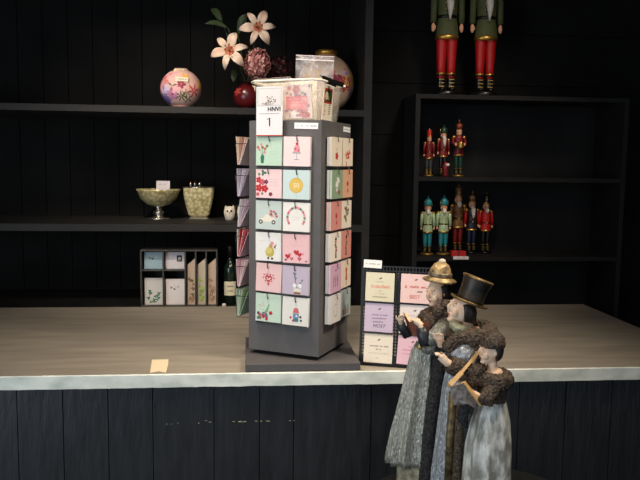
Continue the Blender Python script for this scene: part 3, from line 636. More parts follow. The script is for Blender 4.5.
HY = [mat('hydrangea_pink', (206, 140, 132), .6, vary=.15), mat('hydrangea_dusty', (178, 104, 100), .6, vary=.15), mat('hydrangea_pale', (226, 174, 160), .6, vary=.15)]
def head_flower(px, py, Y, r, mats_, lab, cat, name, nf=90, sz=1):
    c = aty(px, py, Y); t = thing(name, VM, lab, cat); rr = random.Random(int(px)); m = MB()
    m.ell(c-VM, (r*.7, r*.7, r*.7*sz), mats_[1], 14, 10)
    for k in range(nf):
        z_ = 1-2*(k+.5)/nf; a = k*2.39996; d = Vector((math.sqrt(1-z_*z_)*math.cos(a), math.sqrt(1-z_*z_)*math.sin(a), z_))
        q = d.to_track_quat('Z', 'Y').to_matrix().to_4x4(); M0 = Matrix.Translation(c-VM+Vector((d.x, d.y, d.z*sz))*r*rr.uniform(.7, 1.06)) @ q @ Matrix.Rotation(rr.random()*3, 4, 'Z'); s_ = r*rr.uniform(.2, .3)
        for j in range(4):
            b_ = j*PI/2; pts = [Vector((0, 0, 0))]+[Vector((s_*math.cos(b_+x)*l_, s_*math.sin(b_+x)*l_, z2)) for x, l_, z2 in ((-.6, .7, .2*s_), (0, 1.05, .45*s_), (.6, .7, .2*s_))]
            m.add([M0 @ p for p in pts], [(0, 1, 2, 3)], mats_[k % 3], True)
    m.build('blossom', t, recalc=False); m = MB(); m.sweep([p-VM for p in stem_pts(c)], .0028, STEM, 8); m.build('stem', t)
head_flower(257, 64, 3.06, .052, HY, 'pink hydrangea head behind the bin below the lilies', 'flower', 'hydrangea', 110, 1.15)
DR = [mat('burgundy_a', (60, 14, 20), .6), mat('burgundy_b', (44, 10, 16), .6), mat('burgundy_c', (76, 20, 26), .6)]
head_flower(279, 68, 3.16, .05, DR, 'dark burgundy flower head in the shadow behind the bin', 'flower', 'dark_flower', 70)
def leaf(px0, py0, px1, py1, Y, wd, lab):
    a, b_ = aty(px0, py0, Y)-VM, aty(px1, py1, Y-.03)-VM; t = thing('leaf_sprig', VM, lab, 'leaf'); m = MB(); n = 8; vs = []; d = b_-a; s_ = d.cross(Vector((0, 1, 0))).normalized()
    for i in range(n+1):
        t_ = i/n; c = a+d*t_+Vector((0, 0, .012*math.sin(PI*t_))); ww = wd*math.sin(PI*min(1, t_*.96+.03))**.8/2
        vs += [c-s_*ww, c+Vector((0, .004, 0)), c+s_*ww]
    m.add(vs, [(i*3+k, i*3+k+1, i*3+k+4, i*3+k+3) for i in range(n) for k in range(2)], LEAF, True); m.build('blade', t, thick=.001, recalc=False)
    m = MB(); m.sweep([-Vector((0, 0, .05)), Vector((0, .01, 0)), a*.6+Vector((0, .02, 0)), a], .0022, STEM, 6); m.build('stem', t)
leaf(228, 28, 205, 23.5, 3.1, .02, 'long green leaf pointing left above the lower lily')
leaf(222, 22, 211, 9, 3.12, .03, 'upright green leaf at the upper left of the flowers')
leaf(238, 34, 246, 14, 3.2, .035, 'dark leaf standing between the two lilies')
leaf(236, 70, 233, 82, 3.12, .03, 'dark leaf hanging under the lower lily')

# bowls
MERC = mat('gold_mosaic_glass', (214, 204, 160), .35, .15, scale=70, rgb2=(160, 144, 92), tex='vor', lo=.2, hi=.75, bump=.3)
p = atz(164, 216.5, SHZ)
t = thing('footed_bowl', (p.x-.005, 3.3, SHZ), 'gold mosaic footed bowl on a silver foot at the left of the lower shelf', 'bowl')
R_ = .097
m = MB(); m.lathe([(.02, .058), (.05, .066), (.078, .09), (R_-.004, .125), (R_, .134), (R_-.004, .134), (R_-.01, .124), (.07, .09), (.04, .072), (.001, .068)], MERC, 36); m.build('bowl', t)
m = MB(); m.lathe([(.055, .0), (.055, .004), (.03, .008), (.016, .014), (.022, .024), (.026, .032), (.014, .042), (.012, .05), (.02, .057), (.001, .06)], SILV, 30); m.build('foot', t)
BP = Vector((t.location.x, 3.3, SHZ))
m = MB(); m.bb(-.03, .03, 0, .0012, 0, .085, P(216, 208, 208)); m.script(-.02, .02, .07, .006, P(150, 130, 140), .0007, 8); o = m.build('label_card', recalc=False); o.location = BP+Vector((.02, -.0, .085)); o.rotation_euler = (-.1, 0, 0); tag(o, 'pale label card standing in the gold footed bowl', 'sign')
m = MB()
p = atz(201, 216.5, SHZ); t = thing('square_vase', (p.x, 3.36, SHZ), 'square flared gold mosaic vase with a silver foot on the lower shelf', 'vase')
m = MB(); m.sq([(.04, .014), (.046, .02), (.056, .06), (.064, .1), (.067, .135), (.0675, .14), (.064, .14), (.0615, .1), (.042, .024)], MERC, e=.12); m.build('bowl', t)
m = MB(); m.sq([(.052, 0), (.052, .003), (.042, .008), (.036, .014), (.036, .0165)], SILV); m.build('foot', t)
m = MB(); c_ = [Vector((x*.0665, y*.0665, .1415)) for x, y in ((-1, -1), (1, -1), (1, 1), (-1, 1), (-1, -1))]; m.sweep(c_, .0022, SILV, 6); m.build('rim', t)
SP = Vector((p.x, 3.36, SHZ))
for k, dx in enumerate((-.045, -.025, -.003)):
    m = MB(); m.ell((0, 0, 0), (.008, .008, .008), SILV, 12, 8); m.lathe([(.003, .006), (.003, .01), (.001, .011)], GOLDM, 8)
    m.ell((0, 0, -.008), (.004, .004, .02), SILV, 8, 6); m.lathe([(.02, -.135+.0), (.014, -.1), (.004, -.03)], SILV, 12)
    o = m.build('glass_bauble_stick'); o.location = SP+Vector((dx+.006, -.01*k+.01, .155)); tag(o, ['leftmost', 'middle', 'right-hand'][k]+' silver bauble on a cone poking out of the square gold vase', 'ornament', 'silver baubles in the square vase')
# white owl figurines
OWL = mat('white_ceramic', (226, 214, 196), .35, vary=.05)
for k, (px, py, s_) in enumerate(((230, 219, 1.15), (243, 219, 1.2))):
    p = atz(px, py, SHZ); t = thing('owl_figurine', (p.x, 3.24, SHZ), ['white owl figurine with dark eyes on the lower shelf left of the spinner', 'white owl figurine partly behind the spinner cards'][k], 'figurine', 'white owl figurines on the shelf')
    t.scale = (s_,)*3; m = MB(); m.lathe([(.011, 0), (.016, .003), (.02, .018), (.022, .034), (.019, .046), (.012, .053), (.001, .055)], OWL, 24)
    for s2 in (-1, 1): m.lathe([(.006, 0), (.001, .01)], OWL, 8, o=(s2*.014, 0, .048))
    m.build('body', t); m = MB()
    for s2 in (-1, 1): m.ell((s2*.007, -.0195, .037), (.004, .003, .0045), INK, 10, 8)
    m.build('eyes', t); m = MB(); m.lathe([(.003, 0), (.0005, .006)], GOLDM, 8, o=(0, -.022, .028)); m.build('beak', t)

# card rack behind the counter
RZ = .8685; RY = 3.05
def rx(px): return aty(px, 280, RY).x
t = thing('pigeonhole_rack', (rx(190), RY+.05, RZ), 'dark wooden pigeonhole rack of cards behind the left of the worktop', 'rack')
WD = mat('dark_grey_wood', (58, 54, 50), .6, vary=.2, scale=12, stretch=(1, 1, 3)); ztop = aty(190, 250, RY).z
def pg(x0, x1, z0, z1, nm, dy=.1):
    m = MB(); m.bb(x0-t.location.x, x1-t.location.x, -.05, -.05+dy, z0-RZ, z1-RZ, WD); m.build(nm, t, bevel=.0006)
for px in (141, 163.2, 185.2, 195.7, 206.2, 216.8): x = rx(px); pg(x-.003, x+.003, RZ, ztop-.006, 'divider')
pg(rx(141)-.003, rx(216.8)+.003, ztop-.006, ztop, 'top_rail'); pg(rx(141)-.003, rx(216.8)+.003, RZ, RZ+.005, 'bottom_rail')
zm = aty(175, 270.5, RY).z; pg(rx(163.2)+.003, rx(185.2)-.003, zm-.0025, zm+.0025, 'cross_rail'); pg(rx(141)+.003, rx(163.2)-.003, zm-.0025, zm+.0025, 'cross_rail')
m = MB(); m.bb(rx(141)-t.location.x, rx(216.8)-t.location.x, .051, .055, 0, ztop-RZ, BLACK); m.build('back_board', t)
def rc(x0, x1, z0, z1, bg, art, lab, slope=0, Yc=RY+.03):
    a, b_ = rx(x0), rx(x1); w_ = b_-a; m = MB(); h_ = z1-z0
    vs = [(-w_/2, 0, 0), (w_/2, 0, 0), (w_/2, 0, h_), (-w_/2, 0, h_-slope)]; m.add(vs+[(x, .0015, z) for x, _, z in vs], [(0, 1, 2, 3), (7, 6, 5, 4), (0, 4, 5, 1), (1, 5, 6, 2), (2, 6, 7, 3), (3, 7, 4, 0)], bg); art(m, w_, h_)
    o = m.build('greeting_card', recalc=False); o.location = ((a+b_)/2, Yc, z0); tag(o, lab, 'greeting card', 'cards in the pigeonhole rack')
def ar_blk(m, w_, h_): m.rect(w_*.24, h_*.62, w_*.28, h_*.38, INK); m.disc(w_*.24, h_*.62, .006, P(200, 196, 200), 10); m.disc(w_*.2, h_*.55, .004, P(150, 150, 150))
def ar_fl(m, w_, h_):
    for k in range(3): m.line(0, h_*.6, -.02+k*.018, h_*.72+.01*(k % 2), .0008, GRN)
    m.disc(-.004, h_*.6, .004, INK, 8); m.petals(-.016, h_*.66, .005, BRN); m.petals(.012, h_*.7, .005, LG)
def ar_st(cs):
    def f(m, w_, h_):
        r_ = random.Random(len(cs)*3+cs[0].name.__len__())
        for k in range(16): m.petals(r_.uniform(-w_*.3, w_*.3), r_.uniform(.01, h_*.55), .007, cs[k % len(cs)], 3, None, k)
    return f
z0, z1 = RZ+.0052, ztop-.03
rc(165, 183.8, zm+.003, aty(175, 252, RY).z-.004, P(206, 200, 202), ar_blk, 'grey-white card with a black square print in the upper pigeonhole')
rc(165, 184, z0, aty(175, 280, RY).z, P(226, 216, 212), ar_fl, 'white card with a thin flower sprig in the lower pigeonhole')
rc(187, 194.6, z0, aty(194, 259, RY).z, P(196, 172, 148), ar_st([BRN, P(110, 96, 60)]), 'slanted tan card with brown leaves, left of the three tall slots', .028)
rc(197.2, 205, z0, aty(205, 259, RY).z, P(196, 180, 158), ar_st([P(140, 180, 60), P(120, 160, 50), P(170, 200, 90)]), 'slanted card with bright green grass, middle tall slot', .028)
rc(207.8, 215.6, z0, aty(215, 259, RY).z, P(200, 176, 150), ar_st([P(170, 120, 90), BRN, P(190, 140, 110)]), 'slanted tan card with pinkish brown leaves, right tall slot', .028)
rc(143.5, 162, zm+.003, aty(175, 253, RY).z, P(150, 176, 186), ar_fl, 'blue-grey card in the far left upper pigeonhole')
rc(143.5, 162, z0, aty(175, 279, RY).z, P(210, 204, 196), ar_st([GRN, MINTD]), 'pale card with green leaves in the far left lower pigeonhole')

# bottle
p = aty(230, 306, 3.1); t = thing('wine_bottle', (p.x, 3.12, RZ), 'dark green wine bottle with a cream label between rack and spinner', 'bottle')
GL = mat('dark_green_glass', (16, 30, 20), .08, spec=.6)
m = MB(); k = .0275; m.lathe([(k*.9, 0), (k, .004), (k, .15), (k*.95, .163), (k*.6, .178), (.012, .19), (.0105, .2), (.0105, .235), (.0125, .236), (.0125, .245), (.0105, .246)], GL, 32); m.build('glass', t)
m = MB(); n = 14; vs = []
for i in range(n+1):
    a = -PI/2-1.1+2.2*i/n; vs += [(k*1.015*math.cos(a), k*1.015*math.sin(a), .04), (k*1.015*math.cos(a), k*1.015*math.sin(a), .1)]
m.add(vs, [(2*i, 2*i+2, 2*i+3, 2*i+1) for i in range(n)], P(222, 212, 176), True); m.M = Matrix.Translation((0, -k*1.03, 0)); m.script(-.012, .012, .08, .007, P(90, 90, 80), .001, 3, 0); m.script(-.012, .012, .06, .01, P(110, 100, 80), .001, 4, 0); m.build('label', t, recalc=False)
m = MB(); m.lathe([(.0115, .2), (.0135, .246), (.0135, .25), (.001, .251)], mat('bottle_foil', (24, 24, 22), .3), 20); m.build('foil_cap', t)
p = aty(224, 304, 3.04); m = MB(); m.lathe([(.008, 0), (.009, .01), (.007, .016), (.001, .0165)], OWL, 14); o = m.build('tealight_cup'); o.location = (p.x, 3.04, RZ); tag(o, 'tiny white cup at the foot of the wine bottle', 'cup')

# ================================================================== NUTCRACKERS
SKIN = mat('nutcracker_face', (220, 160, 120), .5); BEARD = mat('white_beard', (214, 204, 190), .9, vary=.12, scale=90, bump=.6); BOOT = mat('black_lacquer', (14, 13, 13), .3)
def nut(name, px, Y, z, H_, lab, coat, leg, hat, trim=GOLDM, base=None, beard=BEARD, group=None, sleeve=None, drum=False, boots=BOOT, hatkind='tall', rz=0, beardlong=False, hands=None, sxy=.8, bl=.2):
    p = aty(px, 200, Y); k = H_; t = thing(name, (p.x, Y, z), lab, 'nutcracker', group, rz); sleeve = sleeve or coat; hands = hands or SKIN
    m = MB(); bm_ = base or BOOT
    m.lathe([(.13*k, .0), (.13*k, .025*k), (.115*k, .032*k)], bm_, 24); m.build('base', t)
    for s_ in (-1, 1):
        g = MB(); g.lathe([(.036*k, .12*k), (.04*k, .2*k), (.047*k, .29*k), (.052*k, .36*k), (.05*k, .41*k)], leg, 16, o=(s_*.047*k, 0, 0)); lo = g.build('leg', t)
        g = MB(); g.lathe([(.034*k, .032*k), (.036*k, .05*k), (.036*k, .13*k), (.041*k, .14*k), (.041*k, .152*k), (.036*k, .153*k)], boots, 16, o=(s_*.047*k, 0, 0)); g.ell((s_*.047*k, -.03*k, .046*k), (.032*k, .055*k, .016*k), boots, 12, 8); g.lathe([(.0415*k, .14*k), (.043*k, .146*k), (.0415*k, .152*k)], trim, 16, o=(s_*.047*k, 0, 0))
        for j in range(3): g.box((s_*.047*k, -.037*k, (.065+.022*j)*k), (.05*k, .004*k, .005*k), trim)
        g.build('boot', lo)
    m = MB(); m.lathe([(.105*k, .365*k), (.108*k, .38*k), (.1*k, .44*k), (.088*k, .5*k), (.095*k, .6*k), (.105*k, .67*k), (.1*k, .7*k), (.05*k, .72*k), (.001, .722*k)], coat, 26, sy=.8)
    m.lathe([(.1075*k, .363*k), (.1105*k, .375*k), (.108*k, .388*k)], trim, 26, sy=.8); m.lathe([(.09*k, .495*k), (.094*k, .505*k), (.09*k, .515*k)], BOOT, 26, sy=.82)
    for j in range(3):
        for s_ in (-1, 1): m.ell((s_*.035*k, -.077*k, (.55+.04*j)*k), (.008*k, .006*k, .008*k), trim, 8, 6)
    m.box((0, -.076*k, .505*k), (.026*k, .01*k, .024*k), trim)
    m.build('coat', t)
    for s_ in (-1, 1):
        a = MB(); x = s_*.128*k
        if drum: a.sweep([(s_*.11*k, 0, .69*k), (s_*.145*k, -.02*k, .6*k), (s_*.12*k, -.09*k, .56*k)], [.036*k, .03*k, .025*k], sleeve, 12); hp = (s_*.1*k, -.105*k, .56*k)
        else: a.sweep([(s_*.112*k, 0, .69*k), (x, 0, .6*k), (x*1.04, -.006*k, .47*k)], [.038*k, .032*k, .028*k], sleeve, 12); hp = (x*1.04, -.008*k, .44*k)
        a.ell((s_*.112*k, 0, .69*k), (.042*k, .042*k, .03*k), trim, 12, 8); ao = a.build('arm', t)
        h_ = MB(); h_.ell(hp, (.02*k, .018*k, .03*k), hands, 10, 8); h_.ell((hp[0]-s_*.016*k, hp[1]-.01*k, hp[2]), (.006*k, .006*k, .015*k), hands, 8, 6); h_.build('hand', ao)
    m = MB(); m.lathe([(.04*k, .715*k), (.058*k, .735*k), (.062*k, .79*k), (.058*k, .83*k), (.001, .832*k)], SKIN, 20); m.ell((0, -.064*k, .78*k), (.01*k, .014*k, .016*k), SKIN, 8, 6)
    for s_ in (-1, 1): m.ell((s_*.022*k, -.057*k, .8*k), (.007*k, .005*k, .006*k), INK, 8, 6); m.ell((s_*.036*k, -.05*k, .77*k), (.01*k, .006*k, .008*k), ROSE, 8, 6)
    m.box((0, -.062*k, .752*k), (.026*k, .006*k, .012*k), WHITE); m.build('head', t)
    if beard:
        m = MB(); L_ = bl if beardlong else .09
        n_ = 9
        m.sweep([(0, -.052*k, .75*k), (0, -.082*k, .7*k), (0, -.1*k, (.75-L_*.7)*k), (0, -.095*k, (.75-L_)*k)], [.035*k, .046*k, .03*k, .006*k], beard, 14, flat=1)
        m.ell((0, .012*k, .77*k), (.07*k, .056*k, .055*k), beard, 16, 10); m.build('beard', t)
    m = MB()
    if hatkind == 'tall': m.lathe([(.066*k, .825*k), (.068*k, .84*k), (.062*k, .86*k), (.066*k, .94*k), (.055*k, .965*k), (.001, .97*k)], hat, 22); m.lathe([(.068*k, .82*k), (.07*k, .832*k), (.066*k, .845*k)], trim, 22); m.ell((0, -.063*k, .89*k), (.014*k, .006*k, .02*k), trim, 10, 6); m.ell((0, 0, .985*k), (.016*k, .016*k, .016*k), trim, 10, 6)
    elif hatkind == 'crown': m.lathe([(.062*k, .82*k), (.066*k, .86*k), (.08*k, .9*k), (.04*k, .93*k), (.001, .94*k)], hat, 22, mod=lambda a, z: 1+.1*math.cos(5*a)*(z > .88*k)); m.ell((0, 0, .965*k), (.02*k, .02*k, .035*k), hat, 10, 8)
    else: m.lathe([(.072*k, .815*k), (.085*k, .83*k), (.078*k, .87*k), (.064*k, .905*k), (.035*k, .93*k), (.012*k, .94*k), (.014*k, .96*k), (.001, .975*k)], hat, 22); [m.lathe([(.016*k, 0), (.003*k, .09*k)], trim, 8, o=(s_*.075*k, 0, .81*k)) for s_ in (-1, 1)]
    m.build('hat', t)
    if drum:
        m = MB(); m.lathe([(.07*k, .5*k), (.072*k, .51*k), (.066*k, .54*k), (.072*k, .59*k), (.07*k, .6*k), (.001, .6*k)], GOLDM, 22, o=(0, -.15*k, 0)); m.build('drum', t)
    t.scale = (sxy, sxy, 1); return t
OLV = mat('olive_green_coat', (72, 76, 38), .7, vary=.15, bump=.3, scale=80); DRED = mat('nutcracker_red', (176, 20, 18), .4, vary=.12, scale=20); MINTC = mat('mint_glitter', (176, 196, 152), .4, .1, vary=.2, scale=120); TEALC = mat('teal_paint', (40, 128, 136), .35, vary=.15); BRNC = mat('bronze_brown', (120, 84, 48), .4, .3, vary=.25, scale=70)
NAVY = mat('navy_paint', (24, 28, 50), .4); WINE = mat('wine_red', (110, 18, 20), .4, vary=.15); DG = mat('dark_green_paint', (24, 58, 44), .4); GB = mat('dull_gold_base', (150, 116, 56), .4, .6, vary=.2)
big1 = nut('large_nutcracker', 442, 3.13, CZ+.0005, .66, 'large olive-coated nutcracker with red trousers, left one on the display case', OLV, DRED, OLV, beardlong=True, bl=.27, sxy=.7, group='large nutcrackers on the case')
big2 = nut('large_nutcracker', 480, 3.13, CZ+.0005, .66, 'large olive-coated nutcracker with red trousers, right one at the picture edge', OLV, DRED, OLV, beardlong=True, bl=.27, sxy=.7, group='large nutcrackers on the case')
Z1, Z2 = 1.4245, 1.0845
nut('small_nutcracker', 427.6, 3.1, Z1, .205, 'small nutcracker in a red coat and grey legs, leftmost on the upper case shelf', WINE, mat('slate_legs', (58, 62, 66), .5), DRED, base=GB, beard=None, hatkind='tall', boots=GB)
nut('small_nutcracker', 441.8, 3.12, Z1, .228, 'small white-bearded nutcracker in dark red with black legs, middle of the upper case shelf', WINE, BOOT, DG, beardlong=True, hatkind='helmet')
nut('small_nutcracker', 457, 3.1, Z1, .245, 'small nutcracker drummer with a gold drum and green legs on the upper case shelf', WINE, DG, mat('copper_hat', (130, 60, 36), .4, .4), base=GB, beard=None, drum=True, hatkind='crown')
p = aty(443, 166, 3.07); t = thing('santa_bauble', (p.x+.004, 3.045, Z1), 'tiny red bauble figure with a white face at the feet of the bearded nutcracker', 'ornament')
m = MB(); m.lathe([(.011, 0), (.013, .006), (.012, .03), (.016, .045), (.006, .062), (.001, .064)], WINE, 16); m.build('body', t); m = MB(); m.ell((.006, -.014, .05), (.008, .007, .007), OWL, 12, 8); m.build('face', t)
nut('mint_nutcracker', 428.3, 3.1, Z2, .262, 'mint green and teal nutcracker, left of the matching pair on the lower case shelf', MINTC, TEALC, TEALC, base=GB, beard=OWL, group='mint nutcracker pair', hatkind='helmet', rz=-.1)
nut('mint_nutcracker', 444.3, 3.1, Z2, .266, 'mint green and teal nutcracker, right of the matching pair on the lower case shelf', MINTC, TEALC, TEALC, base=GB, beard=OWL, group='mint nutcracker pair', hatkind='helmet', rz=-.1)
nut('bronze_nutcracker', 458.5, 3.17, Z2, .305, 'taller bronze nutcracker with wine red trousers behind the red box', BRNC, WINE, BRNC, base=BOOT, beard=BEARD, hatkind='tall', sleeve=BRNC)
nut('navy_nutcracker', 472.5, 3.16, Z2, .28, 'white-haired nutcracker in red sleeves and navy legs on the lower case shelf', mat('navy_coat', (26, 24, 34), .4), NAVY, BRNC, base=BOOT, beard=BEARD, beardlong=True, hatkind='crown', sleeve=DRED)
nut('red_nutcracker', 486.5, 3.16, Z2, .27, 'red-coated nutcracker at the right edge of the lower case shelf', DRED, BOOT, BOOT, base=BOOT, beard=BEARD)
p = aty(457.5, 254, 3.05); m = MB(); m.bb(-.032, .032, -.016, .016, 0, .024, DRED); m.bb(-.005, .005, -.0165, .0165, 0, .0245, WINE); o = m.build('red_box', bevel=.002); o.location = (p.x, 3.046, Z2); tag(o, 'small red box lying in front of the bronze nutcracker', 'box')
p = aty(461, 259, 3.018); m = MB(); m.bb(-.034, .034, 0, .001, -.012, 0, P(230, 222, 220)); m.add([(-.034, 0, 0), (.034, 0, 0), (.026, .03, .001), (-.03, .03, .001)], [(0, 1, 2, 3)], P(230, 222, 220)); m.script(-.02, .02, -.006, .003, INK, .0004, 3); o = m.build('shelf_label', recalc=False); o.location = (p.x, 3.0185, Z2+.0012); tag(o, 'white shelf label folded over the edge below the red box', 'label')

# ================================================================== CAROL SINGERS (figurines on a plinth)
PZ = .706
m = MB(); m.lathe([(.36, 0), (.36, PZ-.03), (.37, PZ-.028), (.37, PZ-.001), (.001, PZ)], mat('black_plinth', (16, 16, 16), .6), 48, sx=.62, sy=.42); o = m.build('display_plinth'); o.location = (.52, 1.61, 0); tag(o, 'black oval plinth carrying the carol singer figurines, below the picture', 'plinth')
FACE = mat('painted_face', (232, 188, 154), .45, vary=.1, scale=60, rgb2=(242, 216, 188)); GLIT = mat('silver_glitter_gown', (140, 136, 120), .3, .55, scale=260, rgb2=(214, 212, 200), bump=1, bscale=330, lo=.3, hi=.75, stretch=(1, 1, .35))
GLIT2 = mat('blue_silver_glitter', (136, 138, 138), .3, .55, scale=260, rgb2=(214, 218, 220), bump=1, bscale=330, lo=.3, hi=.75, stretch=(1, 1, .35))
FUR = mat('brown_fur', (30, 24, 19), .6, scale=200, rgb2=(112, 92, 72), bump=1.0, bscale=260, lo=.35, hi=.7); FURB = mat('black_fur', (20, 19, 20), .7, scale=160, rgb2=(62, 58, 60), bump=1.0, bscale=260, lo=.4, hi=.75)
HATG = mat('antique_gold_felt', (70, 58, 40), .42, .3, scale=60, rgb2=(196, 166, 116), bump=.6, bscale=120, lo=.3, hi=.6); HATB = mat('black_bronze_felt', (24, 24, 26), .45, .2, scale=40, rgb2=(66, 56, 40), bump=.4); BRIM = mat('bronze_brim', (70, 56, 36), .4, .4, scale=50, rgb2=(176, 142, 88))
HAIR = mat('dark_hair', (22, 20, 22), .5, scale=60, rgb2=(58, 48, 40), stretch=(1, 1, .3), bump=.6); PAGE = mat('book_page', (236, 206, 160), .6, vary=.06); COVER = mat('red_brown_cover', (110, 52, 26), .45, vary=.2, scale=60); TAN = mat('tan_book_cover', (214, 172, 110), .5, vary=.08, scale=50)
GLOVE = mat('dark_glove', (40, 42, 46), .4, vary=.2); LACE = mat('grey_green_scarf', (118, 120, 96), .7, scale=120, rgb2=(170, 168, 140), bump=.6)
def head(m, c, k, R, skin):
    c = Vector(c); q = lambda x, y, z: c+R @ Vector((x*k, y*k, z*k))
    m.ell(c, (.0235*k, .0195*k, .028*k), skin, 20, 14, R); m.ell(q(-.008, 0, -.016), (.014*k, .013*k, .014*k), skin, 14, 10, R)
    m.ell(q(-.0245, 0, -.003), (.0055*k, .004*k, .006*k), skin, 10, 8, R); m.sweep([q(-.022, 0, .008), q(-.0275, 0, -.003)], [.0025*k, .004*k], skin, 8)
    m.ell(q(-.021, 0, -.0145), (.0035*k, .006*k, .0022*k), skin, 10, 8, R); m.ell(q(-.0205, 0, -.018), (.0035*k, .0055*k, .0022*k), skin, 10, 8, R); m.ell(q(-.018, 0, -.0255), (.006*k, .007*k, .005*k), skin, 10, 8, R)
    for s_ in (-1, 1): m.ell(q(-.016, s_*.011, -.01), (.007*k, .006*k, .008*k), skin, 10, 8, R); m.ell(q(.002, s_*.0195, -.003), (.004*k, .003*k, .006*k), skin, 8, 6, R); m.ell(q(-.02, s_*.008, .0085), (.004*k, .006*k, .0022*k), skin, 8, 6, R)
def eyes(c, k, R, par):
    c = Vector(c); q = lambda x, y, z: c+R @ Vector((x*k, y*k, z*k)); m = MB()
    for s_ in (-1, 1): m.ell(q(-.0205, s_*.0085, .003), (.0022*k, .0034*k, .0018*k), WHITE, 8, 6, R); m.ell(q(-.0222, s_*.0086, .003), (.001*k, .0016*k, .0016*k), INK, 8, 6, R); m.sweep([q(-.0215, s_*.0045, .0085), q(-.022, s_*.009, .0105), q(-.019, s_*.0135, .0085)], .0008*k, HAIR, 6)
    m.build('eyes', par)
    m = MB(); m.ell(q(-.0235, 0, -.016), (.0022*k, .0045*k, .0016*k), P(170, 60, 50), 10, 6, R); m.build('lips', par)
def hand(m, w_, d, k, skin, up=Vector((0, 0, 1))):
    w_ = Vector(w_); d = Vector(d).normalized(); s_ = d.cross(up).normalized(); n_ = s_.cross(d)
    m.sweep([w_-d*.006*k, w_+d*.004*k, w_+d*.012*k], [.005*k, .0065*k, .0066*k], skin, 10)
    for i, L_ in enumerate((.011, .0135, .0125, .0095)):
        o_ = w_+d*.010*k+s_*(i-1.5)*.0036*k; m.sweep([o_, o_+d*L_*.55*k, o_+d*L_*.85*k-n_*.004*k], [.0021*k, .002*k, .0016*k], skin, 8)
    o_ = w_+d*.002*k; m.sweep([o_+s_*.004*k, o_+s_*.010*k+d*.006*k+n_*.003*k, o_+s_*.011*k+d*.013*k+n_*.002*k], [.0024*k, .0022*k, .0017*k], skin, 8)
def gown(m, prof, off, mt, n=72, sy=.8, pl=13, amp=.07, ph=0):
    zt, zb = prof[0][1], prof[-1][1]
    pr = []
    for (r0_, z0_), (r1_, z1_) in zip(prof[:-1], prof[1:]):
        for j in range(5): pr.append((r0_+(r1_-r0_)*j/5, z0_+(z1_-z0_)*j/5))
    pr.append(prof[-1])
    m.lathe(pr, mt, n, sy=sy, mod=lambda a, z: 1+amp*((zt-z)/(zt-zb))**.7*math.sin(pl*a+ph+2*math.sin(a*2)+z*6), off=off)
def book(name, lab, c, k, Rm, cover, page, cat='book'):
    t = thing(name, c, lab, cat); t.rotation_euler = Rm
    for s_ in (-1, 1):
        m = MB(); m.M = Matrix.Rotation(s_*.38, 4, 'X'); m.bb(-.024*k, .024*k, *(sorted((0, s_*.034*k))), -.002*k, 0, cover); m.build('cover', t, bevel=.0004)
        m = MB(); n_ = 6; vs = []
        for i in range(n_+1):
            y = .031*k*i/n_; vs += [(-.022*k, s_*y, .0002), (.022*k, s_*y, .0002), (-.022*k, s_*y, .004*k*math.sin(PI*min(1, .15+i/n_*.8))+.0005), (.022*k, s_*y, .004*k*math.sin(PI*min(1, .15+i/n_*.8))+.0005)]
        fs = []
        for i in range(n_): a = i*4; b_ = a+4; fs += [(a, a+1, b_+1, b_), (a+2, b_+2, b_+3, a+3), (a, b_, b_+2, a+2), (a+1, a+3, b_+3, b_+1)]
        fs += [(0, 2, 3, 1), (n_*4, n_*4+1, n_*4+3, n_*4+2)]
        m.M = Matrix.Rotation(s_*.38, 4, 'X'); m.add(vs, fs, page); m.build('pages', t)
    return t
I3 = Matrix.Identity(3)
def interp(tab, z):                                       # tab of (z, x, r) from top to bottom
    for (z0_, x0_, r0_), (z1_, x1_, r1_) in zip(tab[:-1], tab[1:]):
        if z >= z1_: t_ = (z0_-z)/(z0_-z1_); t_ = max(0, t_); return x0_+(x1_-x0_)*t_, r0_+(r1_-r0_)*t_
    return tab[-1][1:]
def long_gown(m, tab, mt, n=84, sy=.8, pl=13, amp=.07):
    zt, zb = tab[0][0], tab[-1][0]; N_ = 26; pr = []
    for i in range(N_+1): z_ = zt+(zb-zt)*i/N_; pr.append((interp(tab, z_)[1], z_))
    m.lathe(pr, mt, n, sy=sy, mod=lambda a, z: 1+amp*1.5*(.25+.75*((zt-z)/(zt-zb))**.7)*(1-2*abs(math.sin(pl*.5*a+.7*math.sin(a*2)+z*1.5))**.8), off=lambda z: (interp(tab, z)[0], 0))
# ---------------- lady
YL = 1.675; RL = Vector((aty(431, 300, YL).x, YL, PZ))
L = lambda x, y, dy=0: aty(x, y, YL+dy)-RL
lady = thing('carol_singer_figurine', RL, 'lady carol singer figurine in a gold bell hat and silver gown reading a book', 'figurine', 'carol singer figurines')
Rh = Euler((0, -.12, .45)).to_matrix(); hc = L(437.5, 291.5)
m = MB(); head(m, hc, 1.08, Rh, FACE)
sh = L(439, 320); wa = L(429, 343)
m.sweep([hc+Vector((.006, 0, -.01)), L(439, 308), sh], [.012, .012, .02], FACE, 14)
m.sweep([L(439, 312), sh, L(435, 332), wa, L(424, 362)], [.018, .028, .024, .016, .014], FACE, 18)
m.sweep([L(424, 362), L(419, 410), L(412, 470)], [.014, .014, .014], FACE, 14)
ne, nh = L(426, 342, -.055), L(420, 324, -.045); fe, fh = L(405, 333, .03), L(401, 322, .012)
m.sweep([sh+Vector((0, -.03, .002)), ne, nh], [.012, .010, .0065], FACE, 12); m.sweep([sh+Vector((-.004, .03, .002)), fe, fh], [.012, .009, .0065], FACE, 12)
hand(m, nh, L(413, 319, -.035)-nh, 1.15, FACE); hand(m, fh, L(402, 312, -.002)-fh, 1.15, FACE)
body = remesh(m, 'body', lady, .0013, 1)
eyes(hc, 1.08, Rh, body)
px_ = lambda left, y, rad: (L(left, y).z, L(left, y).x+rad, rad)
